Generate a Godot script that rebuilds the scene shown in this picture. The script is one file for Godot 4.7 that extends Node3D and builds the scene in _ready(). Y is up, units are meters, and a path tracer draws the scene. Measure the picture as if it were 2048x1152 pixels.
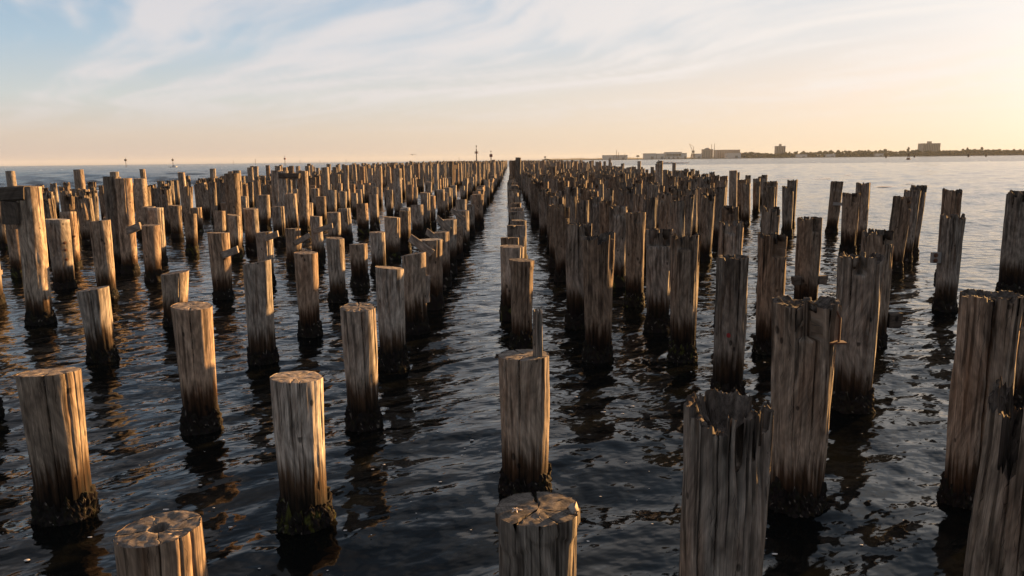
extends Node3D
# Old timber piles of a dismantled pier standing in calm evening water.

const EYE := Vector3(0.0, 3.0, 0.0)
const SUN_AZ := 49.0      # degrees to the right of the pier axis (-Z)
const SUN_EL := 7.5

const RINGS: Array[Vector2] = [Vector2(-1.87, -3.67), Vector2(0.125, -3.67), Vector2(1.10, -3.72), Vector2(2.66, -3.72), Vector2(-3.87, -6.06), Vector2(-1.75, -5.87), Vector2(0.10, -6.45), Vector2(2.45, -6.14), Vector2(3.96, -6.1), Vector2(-3.59, -8.26), Vector2(-1.73, -8.28), Vector2(-6.45, -8.75), Vector2(4.08, -8.70), Vector2(2.69, -9.04), Vector2(-1.81, -11.0), Vector2(-3.80, -11.08), Vector2(-6.30, -11.19), Vector2(1.30, -11.15), Vector2(2.59, -11.10), Vector2(3.97, -11.34), Vector2(0.16, -12.0)]
var rng := RandomNumberGenerator.new()
var nz := FastNoiseLite.new()      # smooth value for shapes
var taken := {}
var near_x: Array[float] = []
var waves: Array = []
var m_side: StandardMaterial3D
var m_sides: Array[StandardMaterial3D] = []
var m_top: StandardMaterial3D
var m_crust: StandardMaterial3D
var m_plain := {}

# ------------------------------------------------------------------ helpers
func numbered(called: String) -> String:
	var k: int = taken.get(called, 0)
	taken[called] = k + 1
	return called if k == 0 else "%s_%03d" % [called, k]

func tag(o: Node, label: String, category: String, group := "", kind := "") -> void:
	if label != "": o.set_meta("label", label)
	if category != "": o.set_meta("category", category)
	if group != "": o.set_meta("group", group)
	if kind != "": o.set_meta("kind", kind)

func thing(called: String, at: Vector3, turn := 0.0) -> Node3D:
	var o := Node3D.new()
	o.name = numbered(called)
	add_child(o)
	o.position = at
	o.rotation.y = turn
	return o

func part(called: String, mesh: Mesh, mat: Material, parent: Node, at := Vector3.ZERO) -> MeshInstance3D:
	var o := MeshInstance3D.new()
	o.name = called if parent != self else numbered(called)
	o.mesh = mesh
	if mat: o.material_override = mat
	o.position = at
	parent.add_child(o, true)
	return o

func lin(r: float, g: float, b: float) -> Color:
	return Color(r, g, b).linear_to_srgb()

func plain(called: String, r: float, g: float, b: float, rough := 0.85, metal := 0.0) -> StandardMaterial3D:
	if not m_plain.has(called):
		var m := StandardMaterial3D.new()
		m.albedo_color = lin(r, g, b)
		m.roughness = rough
		m.metallic = metal
		m_plain[called] = m
	return m_plain[called]

func ss(a: float, b: float, x: float) -> float:
	var t := clampf((x - a) / (b - a), 0.0, 1.0)
	return t * t * (3.0 - 2.0 * t)

func st_new() -> SurfaceTool:
	var st := SurfaceTool.new()
	st.begin(Mesh.PRIMITIVE_TRIANGLES)
	return st

func quad(st: SurfaceTool, a: Vector3, b: Vector3, c: Vector3, d: Vector3) -> void:
	for v in [a, c, b, a, d, c]: st.add_vertex(v)

# a box given by centre, size and basis, edges chamfered by ch
func add_box(st: SurfaceTool, c: Vector3, s: Vector3, bs := Basis.IDENTITY) -> void:
	var h := s * 0.5
	var p := []
	for i in 8:
		p.append(c + bs * Vector3(h.x if i & 1 else -h.x, h.y if i & 2 else -h.y, h.z if i & 4 else -h.z))
	quad(st, p[4], p[5], p[7], p[6]); quad(st, p[1], p[0], p[2], p[3])
	quad(st, p[5], p[1], p[3], p[7]); quad(st, p[0], p[4], p[6], p[2])
	quad(st, p[6], p[7], p[3], p[2]); quad(st, p[0], p[1], p[5], p[4])

func add_tube(st: SurfaceTool, a: Vector3, b: Vector3, ra: float, rb: float, n := 8) -> void:
	var d := (b - a).normalized()
	var u := d.cross(Vector3.UP if absf(d.y) < 0.9 else Vector3.RIGHT).normalized()
	var v := d.cross(u)
	for i in n:
		var t0 := TAU * i / n
		var t1 := TAU * (i + 1) / n
		var e0 := u * cos(t0) + v * sin(t0)
		var e1 := u * cos(t1) + v * sin(t1)
		quad(st, a + e1 * ra, a + e0 * ra, b + e0 * rb, b + e1 * rb)
		for w in [a, a + e0 * ra, a + e1 * ra]: st.add_vertex(w)
		for w in [b, b + e1 * rb, b + e0 * rb]: st.add_vertex(w)

func done(st: SurfaceTool, smooth := false) -> ArrayMesh:
	st.generate_normals()
	return st.commit()

func boxmesh(s: Vector3, c := Vector3.ZERO) -> ArrayMesh:
	var st := st_new()
	st.set_smooth_group(-1)
	add_box(st, c, s)
	return done(st)

func grid_mesh(pos: PackedVector3Array, col: PackedColorArray, uv: PackedVector2Array, cols: int, rows: int, idx_extra := PackedInt32Array()) -> ArrayMesh:
	var idx := PackedInt32Array()
	idx.resize((cols - 1) * (rows - 1) * 6)
	var k := 0
	for j in rows - 1:
		for i in cols - 1:
			var a := j * cols + i
			var b := a + 1
			var c := a + cols
			var d := c + 1
			idx[k] = a; idx[k + 1] = b; idx[k + 2] = d
			idx[k + 3] = a; idx[k + 4] = d; idx[k + 5] = c
			k += 6
	var arr := []
	arr.resize(Mesh.ARRAY_MAX)
	arr[Mesh.ARRAY_VERTEX] = pos
	if col.size(): arr[Mesh.ARRAY_COLOR] = col
	if uv.size(): arr[Mesh.ARRAY_TEX_UV] = uv
	arr[Mesh.ARRAY_INDEX] = idx
	var st := SurfaceTool.new()
	st.create_from_arrays(arr)
	st.generate_normals()
	return st.commit()

# ------------------------------------------------------------------ sky
func make_sky() -> Sky:
	var W := 2560
	var Hh := 1280
	var img := Image.create(W, Hh, false, Image.FORMAT_RGBF)
	var data := PackedFloat32Array()
	data.resize(W * Hh * 3)
	var cn := FastNoiseLite.new()
	cn.seed = 41
	cn.noise_type = FastNoiseLite.TYPE_SIMPLEX_SMOOTH
	cn.frequency = 1.0
	cn.fractal_type = FastNoiseLite.FRACTAL_FBM
	cn.fractal_octaves = 5
	cn.fractal_gain = 0.52
	var wn := FastNoiseLite.new()
	wn.seed = 7
	wn.frequency = 1.0
	wn.fractal_type = FastNoiseLite.FRACTAL_FBM
	wn.fractal_octaves = 2
	var saz := deg_to_rad(SUN_AZ)
	var sel := deg_to_rad(SUN_EL)
	var sun := Vector3(sin(saz) * cos(sel), sin(sel), -cos(saz) * cos(sel))
	# colours by elevation (degrees), away from the sun and towards it
	var els := [0.0, 2.0, 4.5, 8.0, 12.0, 25.0, 90.0]
	var far_c := [Color8(204, 185, 174), Color8(214, 199, 183), Color8(203, 209, 207), Color8(174, 197, 213), Color8(148, 179, 206), Color8(90, 106, 126), Color8(62, 80, 104)]
	var near_c := [Color8(253, 226, 191), Color8(254, 231, 202), Color8(253, 232, 212), Color8(238, 231, 225), Color8(226, 227, 228), Color8(170, 184, 200), Color8(62, 80, 104)]
	for k in els.size():
		far_c[k] = far_c[k].srgb_to_linear()
		near_c[k] = near_c[k].srgb_to_linear()
	var below := Color(0.35, 0.3, 0.27)
	for j in Hh:
		var el := PI * (0.5 - (j + 0.5) / Hh)
		var eld := rad_to_deg(el)
		var o := j * W * 3
		if eld < -2.0:
			for i in W:
				data[o] = below.r; data[o + 1] = below.g; data[o + 2] = below.b
				o += 3
			continue
		var e := maxf(eld, 0.0)
		var s := 0
		while s < els.size() - 2 and e > els[s + 1]: s += 1
		var t: float = clampf((e - els[s]) / (els[s + 1] - els[s]), 0, 1)
		var cf: Color = far_c[s].lerp(far_c[s + 1], t)
		var cnr: Color = near_c[s].lerp(near_c[s + 1], t)
		var ce := cos(el)
		var se := sin(el)
		for i in W:
			var az := TAU * (i + 0.5) / W
			var d := Vector3(sin(az) * ce, se, -cos(az) * ce)
			var g := rad_to_deg(acos(clampf(d.dot(sun), -1, 1)))
			var c := cf.lerp(cnr, pow(1.0 - ss(8.0, 96.0, g), 1.35))
			var glow := exp(-g / 6.0) * 1.8 + exp(-g / 16.0) * 0.10
			c.r += glow; c.g += glow * 0.88; c.b += glow * 0.74
			if eld > 0.6:
				var q := Vector2(d.x, d.z) / (se + 0.03)
				var al := q.x * 0.65 + q.y * 0.76
				var ac := q.x * 0.76 - q.y * 0.65
				var wx := wn.get_noise_2d(al * 0.16, ac * 0.16)
				var n := cn.get_noise_2d(al * 0.16 + wx * 0.5, ac * 0.55 + wx * 1.1)
				var n2 := cn.get_noise_2d(al * 0.55 + 31.0, ac * 3.2 + wx * 3.0 + n * 0.8 + 9.0)
				# long parallel bands of cirrus: how much cloud lies at each distance across them
				var aw := ac + wx * 0.55 + n * 0.16
				var band := band_cover(aw) if aw > 0.3 and aw < 14.0 else 0.42 + 0.7 * wn.get_noise_2d(al * 0.05 + 5.3, ac * 0.22 + 2.0)
				var cov := clampf(band - 0.04 + n * 0.8 + n2 * 0.55, 0.0, 1.0)
				cov = cov * cov * (3.0 - 2.0 * cov)
				cov *= ss(1.2, 6.0, eld) * (0.76 - 0.35 * ss(16.0, 45.0, eld))
				var cc := Color(0.80, 0.745, 0.735)
				var lit := 1.0 - ss(5.0, 75.0, g)
				cc = cc.lerp(Color(1.0, 0.93, 0.86), lit)
				c = c.lerp(Color(maxf(cc.r, c.r * 0.98), maxf(cc.g, c.g * 0.98), maxf(cc.b, c.b * 0.98)), cov)
			data[o] = c.r; data[o + 1] = c.g; data[o + 2] = c.b
			o += 3
	img = Image.create_from_data(W, Hh, false, Image.FORMAT_RGBF, data.to_byte_array())
	var pm := PanoramaSkyMaterial.new()
	pm.panorama = ImageTexture.create_from_image(img)
	var sky := Sky.new()
	sky.sky_material = pm
	return sky

func band_cover(a: float) -> float:
	var ks := [0.3, 0.7, 1.2, 1.5, 1.8, 2.0, 2.2, 2.5, 3.6, 4.1, 4.8, 5.0, 5.12, 5.28, 5.45, 5.62, 5.85, 7.0, 7.6, 9.0, 14.0]
	var vs := [0.30, 0.12, 0.12, 0.70, 0.62, 0.18, 0.20, 0.72, 0.75, 0.50, 0.48, 0.80, 0.62, 0.30, 0.55, 0.95, 0.28, 0.30, 0.55, 0.32, 0.40]
	for i in ks.size() - 1:
		if a < ks[i + 1]: return lerpf(vs[i], vs[i + 1], ss(ks[i], ks[i + 1], a))
	return 0.4

# ------------------------------------------------------------------ water
func setup_waves() -> void:
	var r := RandomNumberGenerator.new()
	r.seed = 11
	var lens := [17.0, 12.5, 9.0, 6.3, 4.6, 3.4, 2.5, 1.9, 1.45, 1.15, 0.92, 0.76, 0.62, 0.5, 0.41]
	for L: float in lens:
		var a := deg_to_rad(62.0 + r.randfn(0, 34.0))     # travelling towards the camera and to the right
		var k: float = TAU / L
		var slope := 0.036 if L < 2.6 else (0.026 if L < 8.0 else 0.012)
		waves.append([cos(a) * k, sin(a) * k, slope / k, r.randf() * TAU, L])

func water_h(x: float, z: float, cell := 0.0) -> float:
	var h := 0.0
	for w in waves:
		var L: float = w[4]
		if cell > 0.0 and L < cell * 2.5: break
		h += w[2] * sin(w[0] * x + w[1] * z + w[3])
	return h

func make_water() -> void:
	setup_waves()
	var rs: Array[float] = []
	var r := 1.2
	while r < 7000.0:
		rs.append(r)
		r += maxf(0.03, minf(r * r / 1400.0, r * 0.0135))
	rs.append(7000.0)
	var an: Array[float] = []
	var N := 470
	for i in N + 1: an.append(deg_to_rad(-44.0 + 88.0 * i / N))
	for i in range(1, 48): an.append(deg_to_rad(44.0 + (360.0 - 88.0) * i / 48.0))
	an.append(deg_to_rad(316.0))
	var cols := an.size()
	var rows := rs.size()
	var pos := PackedVector3Array()
	pos.resize(cols * rows)
	var uv := PackedVector2Array()
	uv.resize(cols * rows)
	var k := 0
	# patches of stronger and weaker ripple
	var gust := FastNoiseLite.new()
	gust.seed = 3
	gust.frequency = 1.0
	for j in rows:
		var rr: float = rs[j]
		var dr := maxf(rr * 0.0033, (rs[mini(j + 1, rows - 1)] - rr) * 0.55)
		for i in cols:
			var x := sin(an[i]) * rr
			var z := -cos(an[i]) * rr
			var y := water_h(x, z, dr)
			y *= 0.8 + 0.45 * gust.get_noise_2d(x * 0.13, z * 0.2)
			# rings where the water laps round the closest piles
			if rr < 13.0:
				for c in RINGS:
					var ddx: float = x - c.x
					var ddz: float = z - c.y
					if absf(ddx) < 1.3 and absf(ddz) < 1.3:
						var dd := sqrt(ddx * ddx + ddz * ddz)
						y += 0.0065 * sin(dd * 31.0 + c.x * 5.0) * exp(-maxf(dd - 0.22, 0.0) * 2.6) * (0.6 + 0.6 * gust.get_noise_2d(ddx * 1.5 + c.x, ddz * 1.5))
			# outside the shelter of the piles the sea is choppier
			var away := maxf(maxf(-27.0 - x, x - 16.0), -330.0 - z)
			pos[k] = Vector3(x, y * (1.0 + (5.0 if x < 0.0 else 0.9) * ss(-2.0, 26.0, away)), z)
			uv[k] = Vector2((x * 0.47 + z * 0.88) / 4.7, (x * 0.88 - z * 0.47) / 7.9)
			k += 1
	var n := FastNoiseLite.new()
	n.seed = 5
	n.noise_type = FastNoiseLite.TYPE_SIMPLEX_SMOOTH
	n.frequency = 0.010
	n.fractal_type = FastNoiseLite.FRACTAL_FBM
	n.fractal_octaves = 4
	n.fractal_gain = 0.38
	var img := n.get_seamless_image(1024, 1024)
	img.convert(Image.FORMAT_RGBA8)
	img.bump_map_to_normal_map(16.0)
	var rms := 0.0
	for k2 in 4000:
		var pc := img.get_pixel((k2 * 37) % 1024, (k2 * 91) % 1024)
		rms += pow(pc.r * 2.0 - 1.0, 2.0) + pow(pc.g * 2.0 - 1.0, 2.0)
	print("water slope rms ", sqrt(rms / 4000.0))
	var m := StandardMaterial3D.new()
	m.albedo_color = lin(0.004, 0.0045, 0.0042)
	m.roughness = 0.07
	m.metallic_specular = 0.32
	m.normal_enabled = true
	m.normal_texture = ImageTexture.create_from_image(img)
	m.normal_scale = 0.37
	# sheltered water among the piles, and the wind-roughened open sea beyond them
	var ins := PackedInt32Array()
	var out := PackedInt32Array()
	for j in rows - 1:
		for i in cols - 1:
			var q := j * cols + i
			var p := pos[q]
			var six := [q, q + 1, q + cols + 1, q, q + cols + 1, q + cols]
			if p.x < -34.0 or p.z < -335.0: out.append_array(six)
			else: ins.append_array(six)
	var m2: StandardMaterial3D = m.duplicate()
	m2.normal_scale = 1.0
	m2.roughness = 0.16
	for w in 2:
		var arr := []
		arr.resize(Mesh.ARRAY_MAX)
		arr[Mesh.ARRAY_VERTEX] = pos
		arr[Mesh.ARRAY_TEX_UV] = uv
		arr[Mesh.ARRAY_INDEX] = ins if w == 0 else out
		var st := SurfaceTool.new()
		st.create_from_arrays(arr)
		st.generate_normals()
		var o := part("water" if w == 0 else "open_sea", st.commit(), m if w == 0 else m2, self)
		tag(o, "dark rippled water around the piles" if w == 0 else "wind-roughened open sea beyond the piles", "water", "", "structure")

# ------------------------------------------------------------------ wood
func wood_textures() -> void:
	var W := 1024
	var Hh := 768
	var r := RandomNumberGenerator.new()
	r.seed = 66
	var n := FastNoiseLite.new()
	n.seed = 21
	n.frequency = 1.0
	n.fractal_type = FastNoiseLite.FRACTAL_FBM
	n.fractal_octaves = 3
	n.fractal_gain = 0.6
	var tone := PackedFloat32Array(); tone.resize(W * Hh)
	var hgt := PackedFloat32Array(); hgt.resize(W * Hh)
	# knots: centre and size, in texture units
	var knots := []
	for k in 7: knots.append([r.randf(), r.randf(), r.randf_range(0.010, 0.022)])
	var o := 0
	for j in Hh:
		var v := float(j) / Hh
		var cv := cos(TAU * v) * 0.9
		var sv := sin(TAU * v) * 0.9
		for i in W:
			var u := float(i) / W
			var kn := 0.0
			for k in knots:
				var du: float = u - k[0]
				var dv: float = v - k[1]
				if absf(du) < 0.09 and absf(dv) < 0.13:
					var e: float = exp(-(du * du) / (k[2] * k[2] * 3.0) - (dv * dv) / (k[2] * k[2] * 9.0))
					u += signf(du) * e * k[2] * 0.55       # fibres bend round the knot
					kn = maxf(kn, 1.0 - ss(0.5, 1.0, sqrt(du * du + dv * dv * 0.45) / k[2]))
			var a := TAU * u
			var ca := cos(a)
			var sa := sin(a)
			var f := n.get_noise_3d(ca * 21.0 + cv * 0.8, sa * 21.0, sv * 0.8)
			var f2 := n.get_noise_3d(ca * 3.1 + cv * 1.5, sa * 3.1 + 9.0, sv * 1.5)
			tone[o] = 0.80 + f * 0.20 * (1.0 + f2) + f2 * 0.26 - kn * 0.34
			hgt[o] = 0.6 + f * 0.30 - kn * 0.12
			o += 1
	# drying checks: long thin splits of every length, wandering with the grain
	for c in 95:
		var x := r.randf() * W
		var y := r.randf() * Hh
		var L := int(20 + 380 * pow(r.randf(), 2.6))
		var w := 1 if r.randf() < 0.7 else 2
		var ph := r.randf() * 9.0
		for t in L:
			var xx := x + n.get_noise_2d(t * 0.012 + ph, c) * 16.0
			var tp := 1.0 - absf(2.0 * t / L - 1.0)
			for q in (w if tp < 0.5 else w + 1):
				var at := posmod(int(y) + t, Hh) * W + posmod(int(xx) + q, W)
				tone[at] -= 0.22
				hgt[at] -= 0.5 * minf(1.0, tp * 2.0)
	var alb := PackedByteArray(); alb.resize(W * Hh * 3)
	var hb := PackedByteArray(); hb.resize(W * Hh * 3)
	for q in W * Hh:
		var b := clampf(tone[q], 0.1, 1.0)
		alb[q * 3] = int(255 * b); alb[q * 3 + 1] = int(255 * clampf(b * 0.985, 0, 1)); alb[q * 3 + 2] = int(255 * clampf(b * 0.965, 0, 1))
		var hh := int(255 * clampf(hgt[q], 0, 1))
		hb[q * 3] = hh; hb[q * 3 + 1] = hh; hb[q * 3 + 2] = hh
	m_side = StandardMaterial3D.new()
	m_side.vertex_color_use_as_albedo = true
	m_side.albedo_texture = ImageTexture.create_from_image(Image.create_from_data(W, Hh, false, Image.FORMAT_RGB8, alb))
	var hm := Image.create_from_data(W, Hh, false, Image.FORMAT_RGB8, hb)
	hm.convert(Image.FORMAT_RGBA8)
	hm.bump_map_to_normal_map(5.0)
	m_side.normal_enabled = true
	m_side.normal_texture = ImageTexture.create_from_image(hm)
	m_side.normal_scale = 0.55
	m_side.roughness = 0.88
	m_side.metallic_specular = 0.3
	# timber of different trees and ages
	for t in [Color(1.0, 1.0, 1.0), Color(1.0, 0.965, 0.93), Color(0.90, 0.90, 0.90), Color(0.96, 0.89, 0.83), Color(1.0, 0.99, 0.98), Color(0.86, 0.82, 0.78)]:
		var m: StandardMaterial3D = m_side.duplicate()
		m.albedo_color = t
		m_sides.append(m)
	# end grain: growth rings, saw marks and radial checks
	var S := 768
	var top := PackedFloat32Array(); top.resize(S * S)
	o = 0
	for j in S:
		for i in S:
			var x := (i + 0.5) / S * 2.0 - 1.0
			var y := (j + 0.5) / S * 2.0 - 1.0
			var rr := sqrt(x * x + y * y) + n.get_noise_2d(x * 1.4, y * 1.4) * 0.08
			var ring := sin(rr * 95.0 + n.get_noise_2d(x * 3.0, y * 3.0) * 4.0) * 0.05
			var gr := n.get_noise_2d(x * 60.0, y * 60.0) * 0.22
			var pt := n.get_noise_2d(x * 2.6 + 7.0, y * 2.6) * 0.30
			top[o] = 0.78 + ring + gr + pt
			o += 1
	for c in 150:
		var th := r.randf() * TAU
		var r0 := r.randf_range(0.05, 0.75)
		var r1 := minf(0.95, r0 + 0.05 + 0.5 * pow(r.randf(), 2.0))
		var steps := int((r1 - r0) * S * 0.5)
		for t in steps:
			var rr := lerpf(r0, r1, float(t) / steps)
			var tt := th + n.get_noise_2d(rr * 3.0, c * 3.0) * 0.10
			var px := clampi(int((cos(tt) * rr * 0.5 + 0.5) * S), 0, S - 2)
			var py := clampi(int((sin(tt) * rr * 0.5 + 0.5) * S), 0, S - 2)
			top[py * S + px] -= 0.34
			if c % 4 == 0: top[py * S + px + 1] -= 0.3
	var tb := PackedByteArray(); tb.resize(S * S * 3)
	for q in S * S:
		var b := clampf(top[q], 0.12, 1.0)
		tb[q * 3] = int(255 * b); tb[q * 3 + 1] = int(255 * b * 0.97); tb[q * 3 + 2] = int(255 * b * 0.94)
	m_top = StandardMaterial3D.new()
	m_top.vertex_color_use_as_albedo = true
	m_top.albedo_texture = ImageTexture.create_from_image(Image.create_from_data(S, S, false, Image.FORMAT_RGB8, tb))
	m_top.roughness = 0.92
	m_top.metallic_specular = 0.25
	m_crust = StandardMaterial3D.new()
	m_crust.vertex_color_use_as_albedo = true
	m_crust.roughness = 0.75
	m_crust.metallic_specular = 0.18

func slat_at(slats: Array, a: float) -> Array:
	var b := fposmod(a, TAU)
	for k in range(slats.size() - 1, -1, -1):
		if b >= slats[k][0]: return slats[k]
	return slats[slats.size() - 1]

# One pile as { side, top } meshes. d keys: rt rb h seed n m kind tilt cracks notch jag hollow tone cap hole lip twist
func pile_meshes(d: Dictionary) -> Dictionary:
	var rt: float = d.get("rt", 0.22)
	var rb: float = d.get("rb", 0.21)
	var h: float = d.h
	var n: int = d.get("n", 40)
	var m: int = d.get("m", 24)
	var sd: float = float(d.get("seed", 1)) * 7.31
	var jag: float = d.get("jag", 0.0)
	var hollow: float = d.get("hollow", 0.0)
	var tilt: Vector2 = d.get("tilt", Vector2.ZERO)
	var cracks: Array = d.get("cracks", [])      # [theta, half width m, depth share, length from top m, share of the top it crosses]
	var notches: Array = d.get("notches", [])    # [theta, half width m, remaining distance m, drop m]
	var rough: float = d.get("rough", 1.0)
	var tone: float = d.get("tone", 1.0)
	var cap: float = d.get("cap", 0.0)
	var hole: float = d.get("hole", 0.0)
	var lip: float = d.get("lip", 0.0)
	var twist: float = d.get("twist", 0.03)
	var y0 := -0.5
	# angular samples: [angle, crack index or -1, k]
	var sam: Array = []
	for i in n:
		var a := TAU * i / n
		var ok := true
		for c in cracks:
			if absf(angle_difference(a, c[0])) < c[1] / rt * 1.7 + 0.2 * TAU / n: ok = false
		if ok: sam.append([a, -1, 0.0])
	for ci in cracks.size():
		for kk in [-1.0, -0.4, 0.4, 1.0]:
			sam.append([fposmod(cracks[ci][0] + kk * 1e-4, TAU), ci, kk])
	for no in notches:
		var ea: float = atan2(no[1], maxf(no[2], 0.02))
		for e in [-ea - 0.02, -ea + 0.02, ea - 0.02, ea + 0.02]:
			sam.append([fposmod(no[0] + e, TAU), -1, 0.0])
	var slats := []      # [start angle, drop share, recess m]
	if jag > 0.0:
		var rs := RandomNumberGenerator.new()
		rs.seed = int(sd * 100.0)
		var a := rs.randf() * 0.4
		var lim: float = a + TAU - 0.12
		while a < lim:
			var dr := rs.randf_range(0.0, 0.22) if rs.randf() < 0.55 else rs.randf_range(0.25, 1.0)
			slats.append([a, dr, rs.randf_range(0.0, 0.016) + 0.02 * dr])
			a += rs.randf_range(0.16, 0.62)
		for sl in slats:
			for e in [-0.010, 0.010]: sam.append([fposmod(sl[0] + e, TAU), -1, 0.0])
	sam.sort_custom(func(p, q): return p[0] < q[0])
	sam.append([sam[0][0] + TAU, sam[0][1], sam[0][2]])
	var cols := sam.size()
	var drop := jag * 1.5 + 0.02
	for no in notches: drop = maxf(drop, no[3])
	for c in cracks: drop = maxf(drop, minf(c[2] * rt * 0.9, 0.12) + 0.02)
	drop = minf(drop, h * 0.7)
	var ys := h - drop
	if notches.size(): ys = h - float(notches[0][3])
	var m2: int = maxi(3, int(m * (drop / (h + 0.5)) * 1.3))
	var m1 := maxi(4, m - m2)
	var rows := m1 + 1 + m2 + 1
	var pos := PackedVector3Array(); pos.resize(cols * rows)
	var col := PackedColorArray(); col.resize(cols * rows)
	var uv := PackedVector2Array(); uv.resize(cols * rows)
	# where each column ends
	var yt := PackedFloat32Array(); yt.resize(cols)
	for i in cols:
		var a: float = sam[i][0]
		var ca := cos(a)
		var sa := sin(a)
		var y := h + (tilt.x * ca + tilt.y * sa) * rt
		if jag > 0.0:
			var sl: Array = slat_at(slats, a)
			y -= jag * clampf(sl[1] + 0.10 * nz.get_noise_3d(ca * 11.0 + sd, sa * 11.0, 3.0) + 0.05 * nz.get_noise_3d(ca * 30.0, sa * 30.0 + sd, 7.0), -0.05, 1.3)
		if sam[i][1] >= 0:
			var c: Array = cracks[sam[i][1]]
			if absf(sam[i][2]) < 0.5: y -= minf(c[2] * rt * 0.9, 0.12)
		yt[i] = maxf(y, ys + 0.01)
	yt[cols - 1] = yt[0]
	var ybrown: float = d.get("tide", 0.58)
	var g0 := Color(0.40, 0.348, 0.304)
	var g1 := Color(0.60, 0.545, 0.49)
	var dk := Color(0.075, 0.060, 0.050)
	var br := Color(0.090, 0.056, 0.034)
	var bk := Color(0.014, 0.011, 0.008)
	var rust := Color(0.24, 0.13, 0.07)
	var fine := n >= 40
	for j in rows:
		var low := j <= m1
		var fj := float(j) / m1 if low else float(j - m1 - 1) / m2
		for i in cols:
			var y: float = lerpf(y0, ys, fj) if low else lerpf(ys, yt[i], fj)
			var a: float = sam[i][0]
			var ci: int = sam[i][1]
			var f := clampf(y / h, -0.3, 1.0)
			var R := lerpf(rb, rt, f) * 0.965
			var dep := 0.0
			if ci >= 0:
				var c: Array = cracks[ci]
				var below: float = h - y
				var s := 1.0 - ss(c[3] * 0.35, c[3], below)
				s *= 0.75 + 0.5 * nz.get_noise_2d(y * 3.0 + sd, c[0] * 9.0)
				a = fposmod(c[0], TAU) + (TAU if i == cols - 1 and c[0] < 1e-3 else 0.0) + sam[i][2] * (c[1] * maxf(s, 0.05)) / R
				if i == cols - 1: a += TAU if a < PI else 0.0
				if absf(sam[i][2]) < 0.5: dep = c[2] * R * s
			var aw := a + twist * y + nz.get_noise_2d(y * 0.9 + sd, 4.0) * 0.035 + nz.get_noise_2d(y * 4.0, sd) * 0.012
			var ca := cos(a)
			var sa := sin(a)
			var lo := nz.get_noise_3d(ca * 0.9 + sd, sa * 0.9, y * 0.45)
			var me := nz.get_noise_3d(ca * 3.2, sa * 3.2 + sd, y * 0.55)
			R *= 1.0 + (lo * 0.07 + me * 0.035) * rough
			var fi := 0.0
			if fine:
				fi = nz.get_noise_3d(ca * 13.0 + sd, sa * 13.0, y * 1.1)
				R -= absf(fi) * 0.006 * rough
				if y < ybrown + 0.1: R -= 0.006 * absf(nz.get_noise_3d(ca * 26.0, sa * 26.0, y * 0.8 + sd))
			R -= dep
			if jag > 0.0 and ci < 0:
				R -= float(slat_at(slats, a)[2]) * ss(h - 0.75, h - 0.25, y + 0.12 * nz.get_noise_2d(a * 3.0, sd))
			if lip > 0.0:
				var yl := h - 0.10 - 0.05 * nz.get_noise_2d(a * 1.3, sd) - (0.05 if sa > 0.3 and ca < -0.2 else 0.0)
				R -= lip * (1.0 - ss(yl - 0.012, yl + 0.004, y))
			if not low:
				for no in notches:
					var da := angle_difference(no[0], a)
					if absf(da) < 1.4:
						var cx := R * sin(da)
						var hw: float = no[1] * (1.0 + 0.12 * nz.get_noise_2d(y * 7.0, sd))
						if absf(cx) < hw:
							R = minf(R, maxf(no[2] + 0.02 * fi, 0.015) / maxf(cos(da), 0.12))
			var k := j * cols + i
			pos[k] = Vector3(cos(aw) * R, y, sin(aw) * R)
			uv[k] = Vector2(a / TAU + sd, y / 1.5 + sd * 0.37)
			# weathered grey, stained dark in streaks; tide-brown below, black and wet at the bottom
			var st1 := nz.get_noise_3d(ca * 2.2, sa * 2.2, y * 1.3 + sd)
			var st2 := nz.get_noise_3d(ca * 6.5 + sd, sa * 6.5, y * 0.9)
			var c0 := g0.lerp(g1, clampf(0.45 + st1 * 1.5, 0, 1))
			c0 = c0.lerp(dk, clampf(ss(0.16, 0.5, st2 + st1 * 0.55 + (0.18 if jag > 0.0 else 0.0) * ss(h - 0.75, h - 0.05, y + st2 * 0.4)), 0, 1) * 0.8)
			var st3 := nz.get_noise_3d(ca * 1.7 + 40.0, sa * 1.7 + sd, y * 0.8)
			c0 = c0.lerp(rust, ss(0.18, 0.5, st3) * 0.3)
			var edge := y + st2 * 0.16 + fi * 0.10 + st1 * 0.09
			c0 = c0.lerp(g1, (1.0 - ss(ybrown + 0.05, ybrown + 0.38, edge)) * 0.7)
			c0 = c0.lerp(br, 1.0 - ss(ybrown - 0.20, ybrown + 0.07, edge))
			c0 = c0.lerp(bk, 1.0 - ss(ybrown - 0.42, ybrown - 0.16, edge))
			if cap > 0.0: c0 = c0.lerp(Color(0.62, 0.61, 0.60), cap * ss(h - 0.085, h - 0.06, y + st2 * 0.05))
			col[k] = Color(c0.r * tone, c0.g * tone, c0.b * tone)
	var out := {}
	out.side = grid_mesh(pos, col, uv, cols, rows)
	# top: rings from the rim inwards
	var K := 12 if n >= 100 else (7 if n >= 40 else (4 if n > 16 else 2))
	if hole > 0.0: K = 16
	var tp := PackedVector3Array(); tp.resize(cols * (K + 1))
	var tc := PackedColorArray(); tc.resize(cols * (K + 1))
	var tu := PackedVector2Array(); tu.resize(cols * (K + 1))
	var rim := (rows - 1) * cols
	var mean := 0.0
	for i in cols - 1: mean += yt[i]
	mean /= cols - 1
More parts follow.
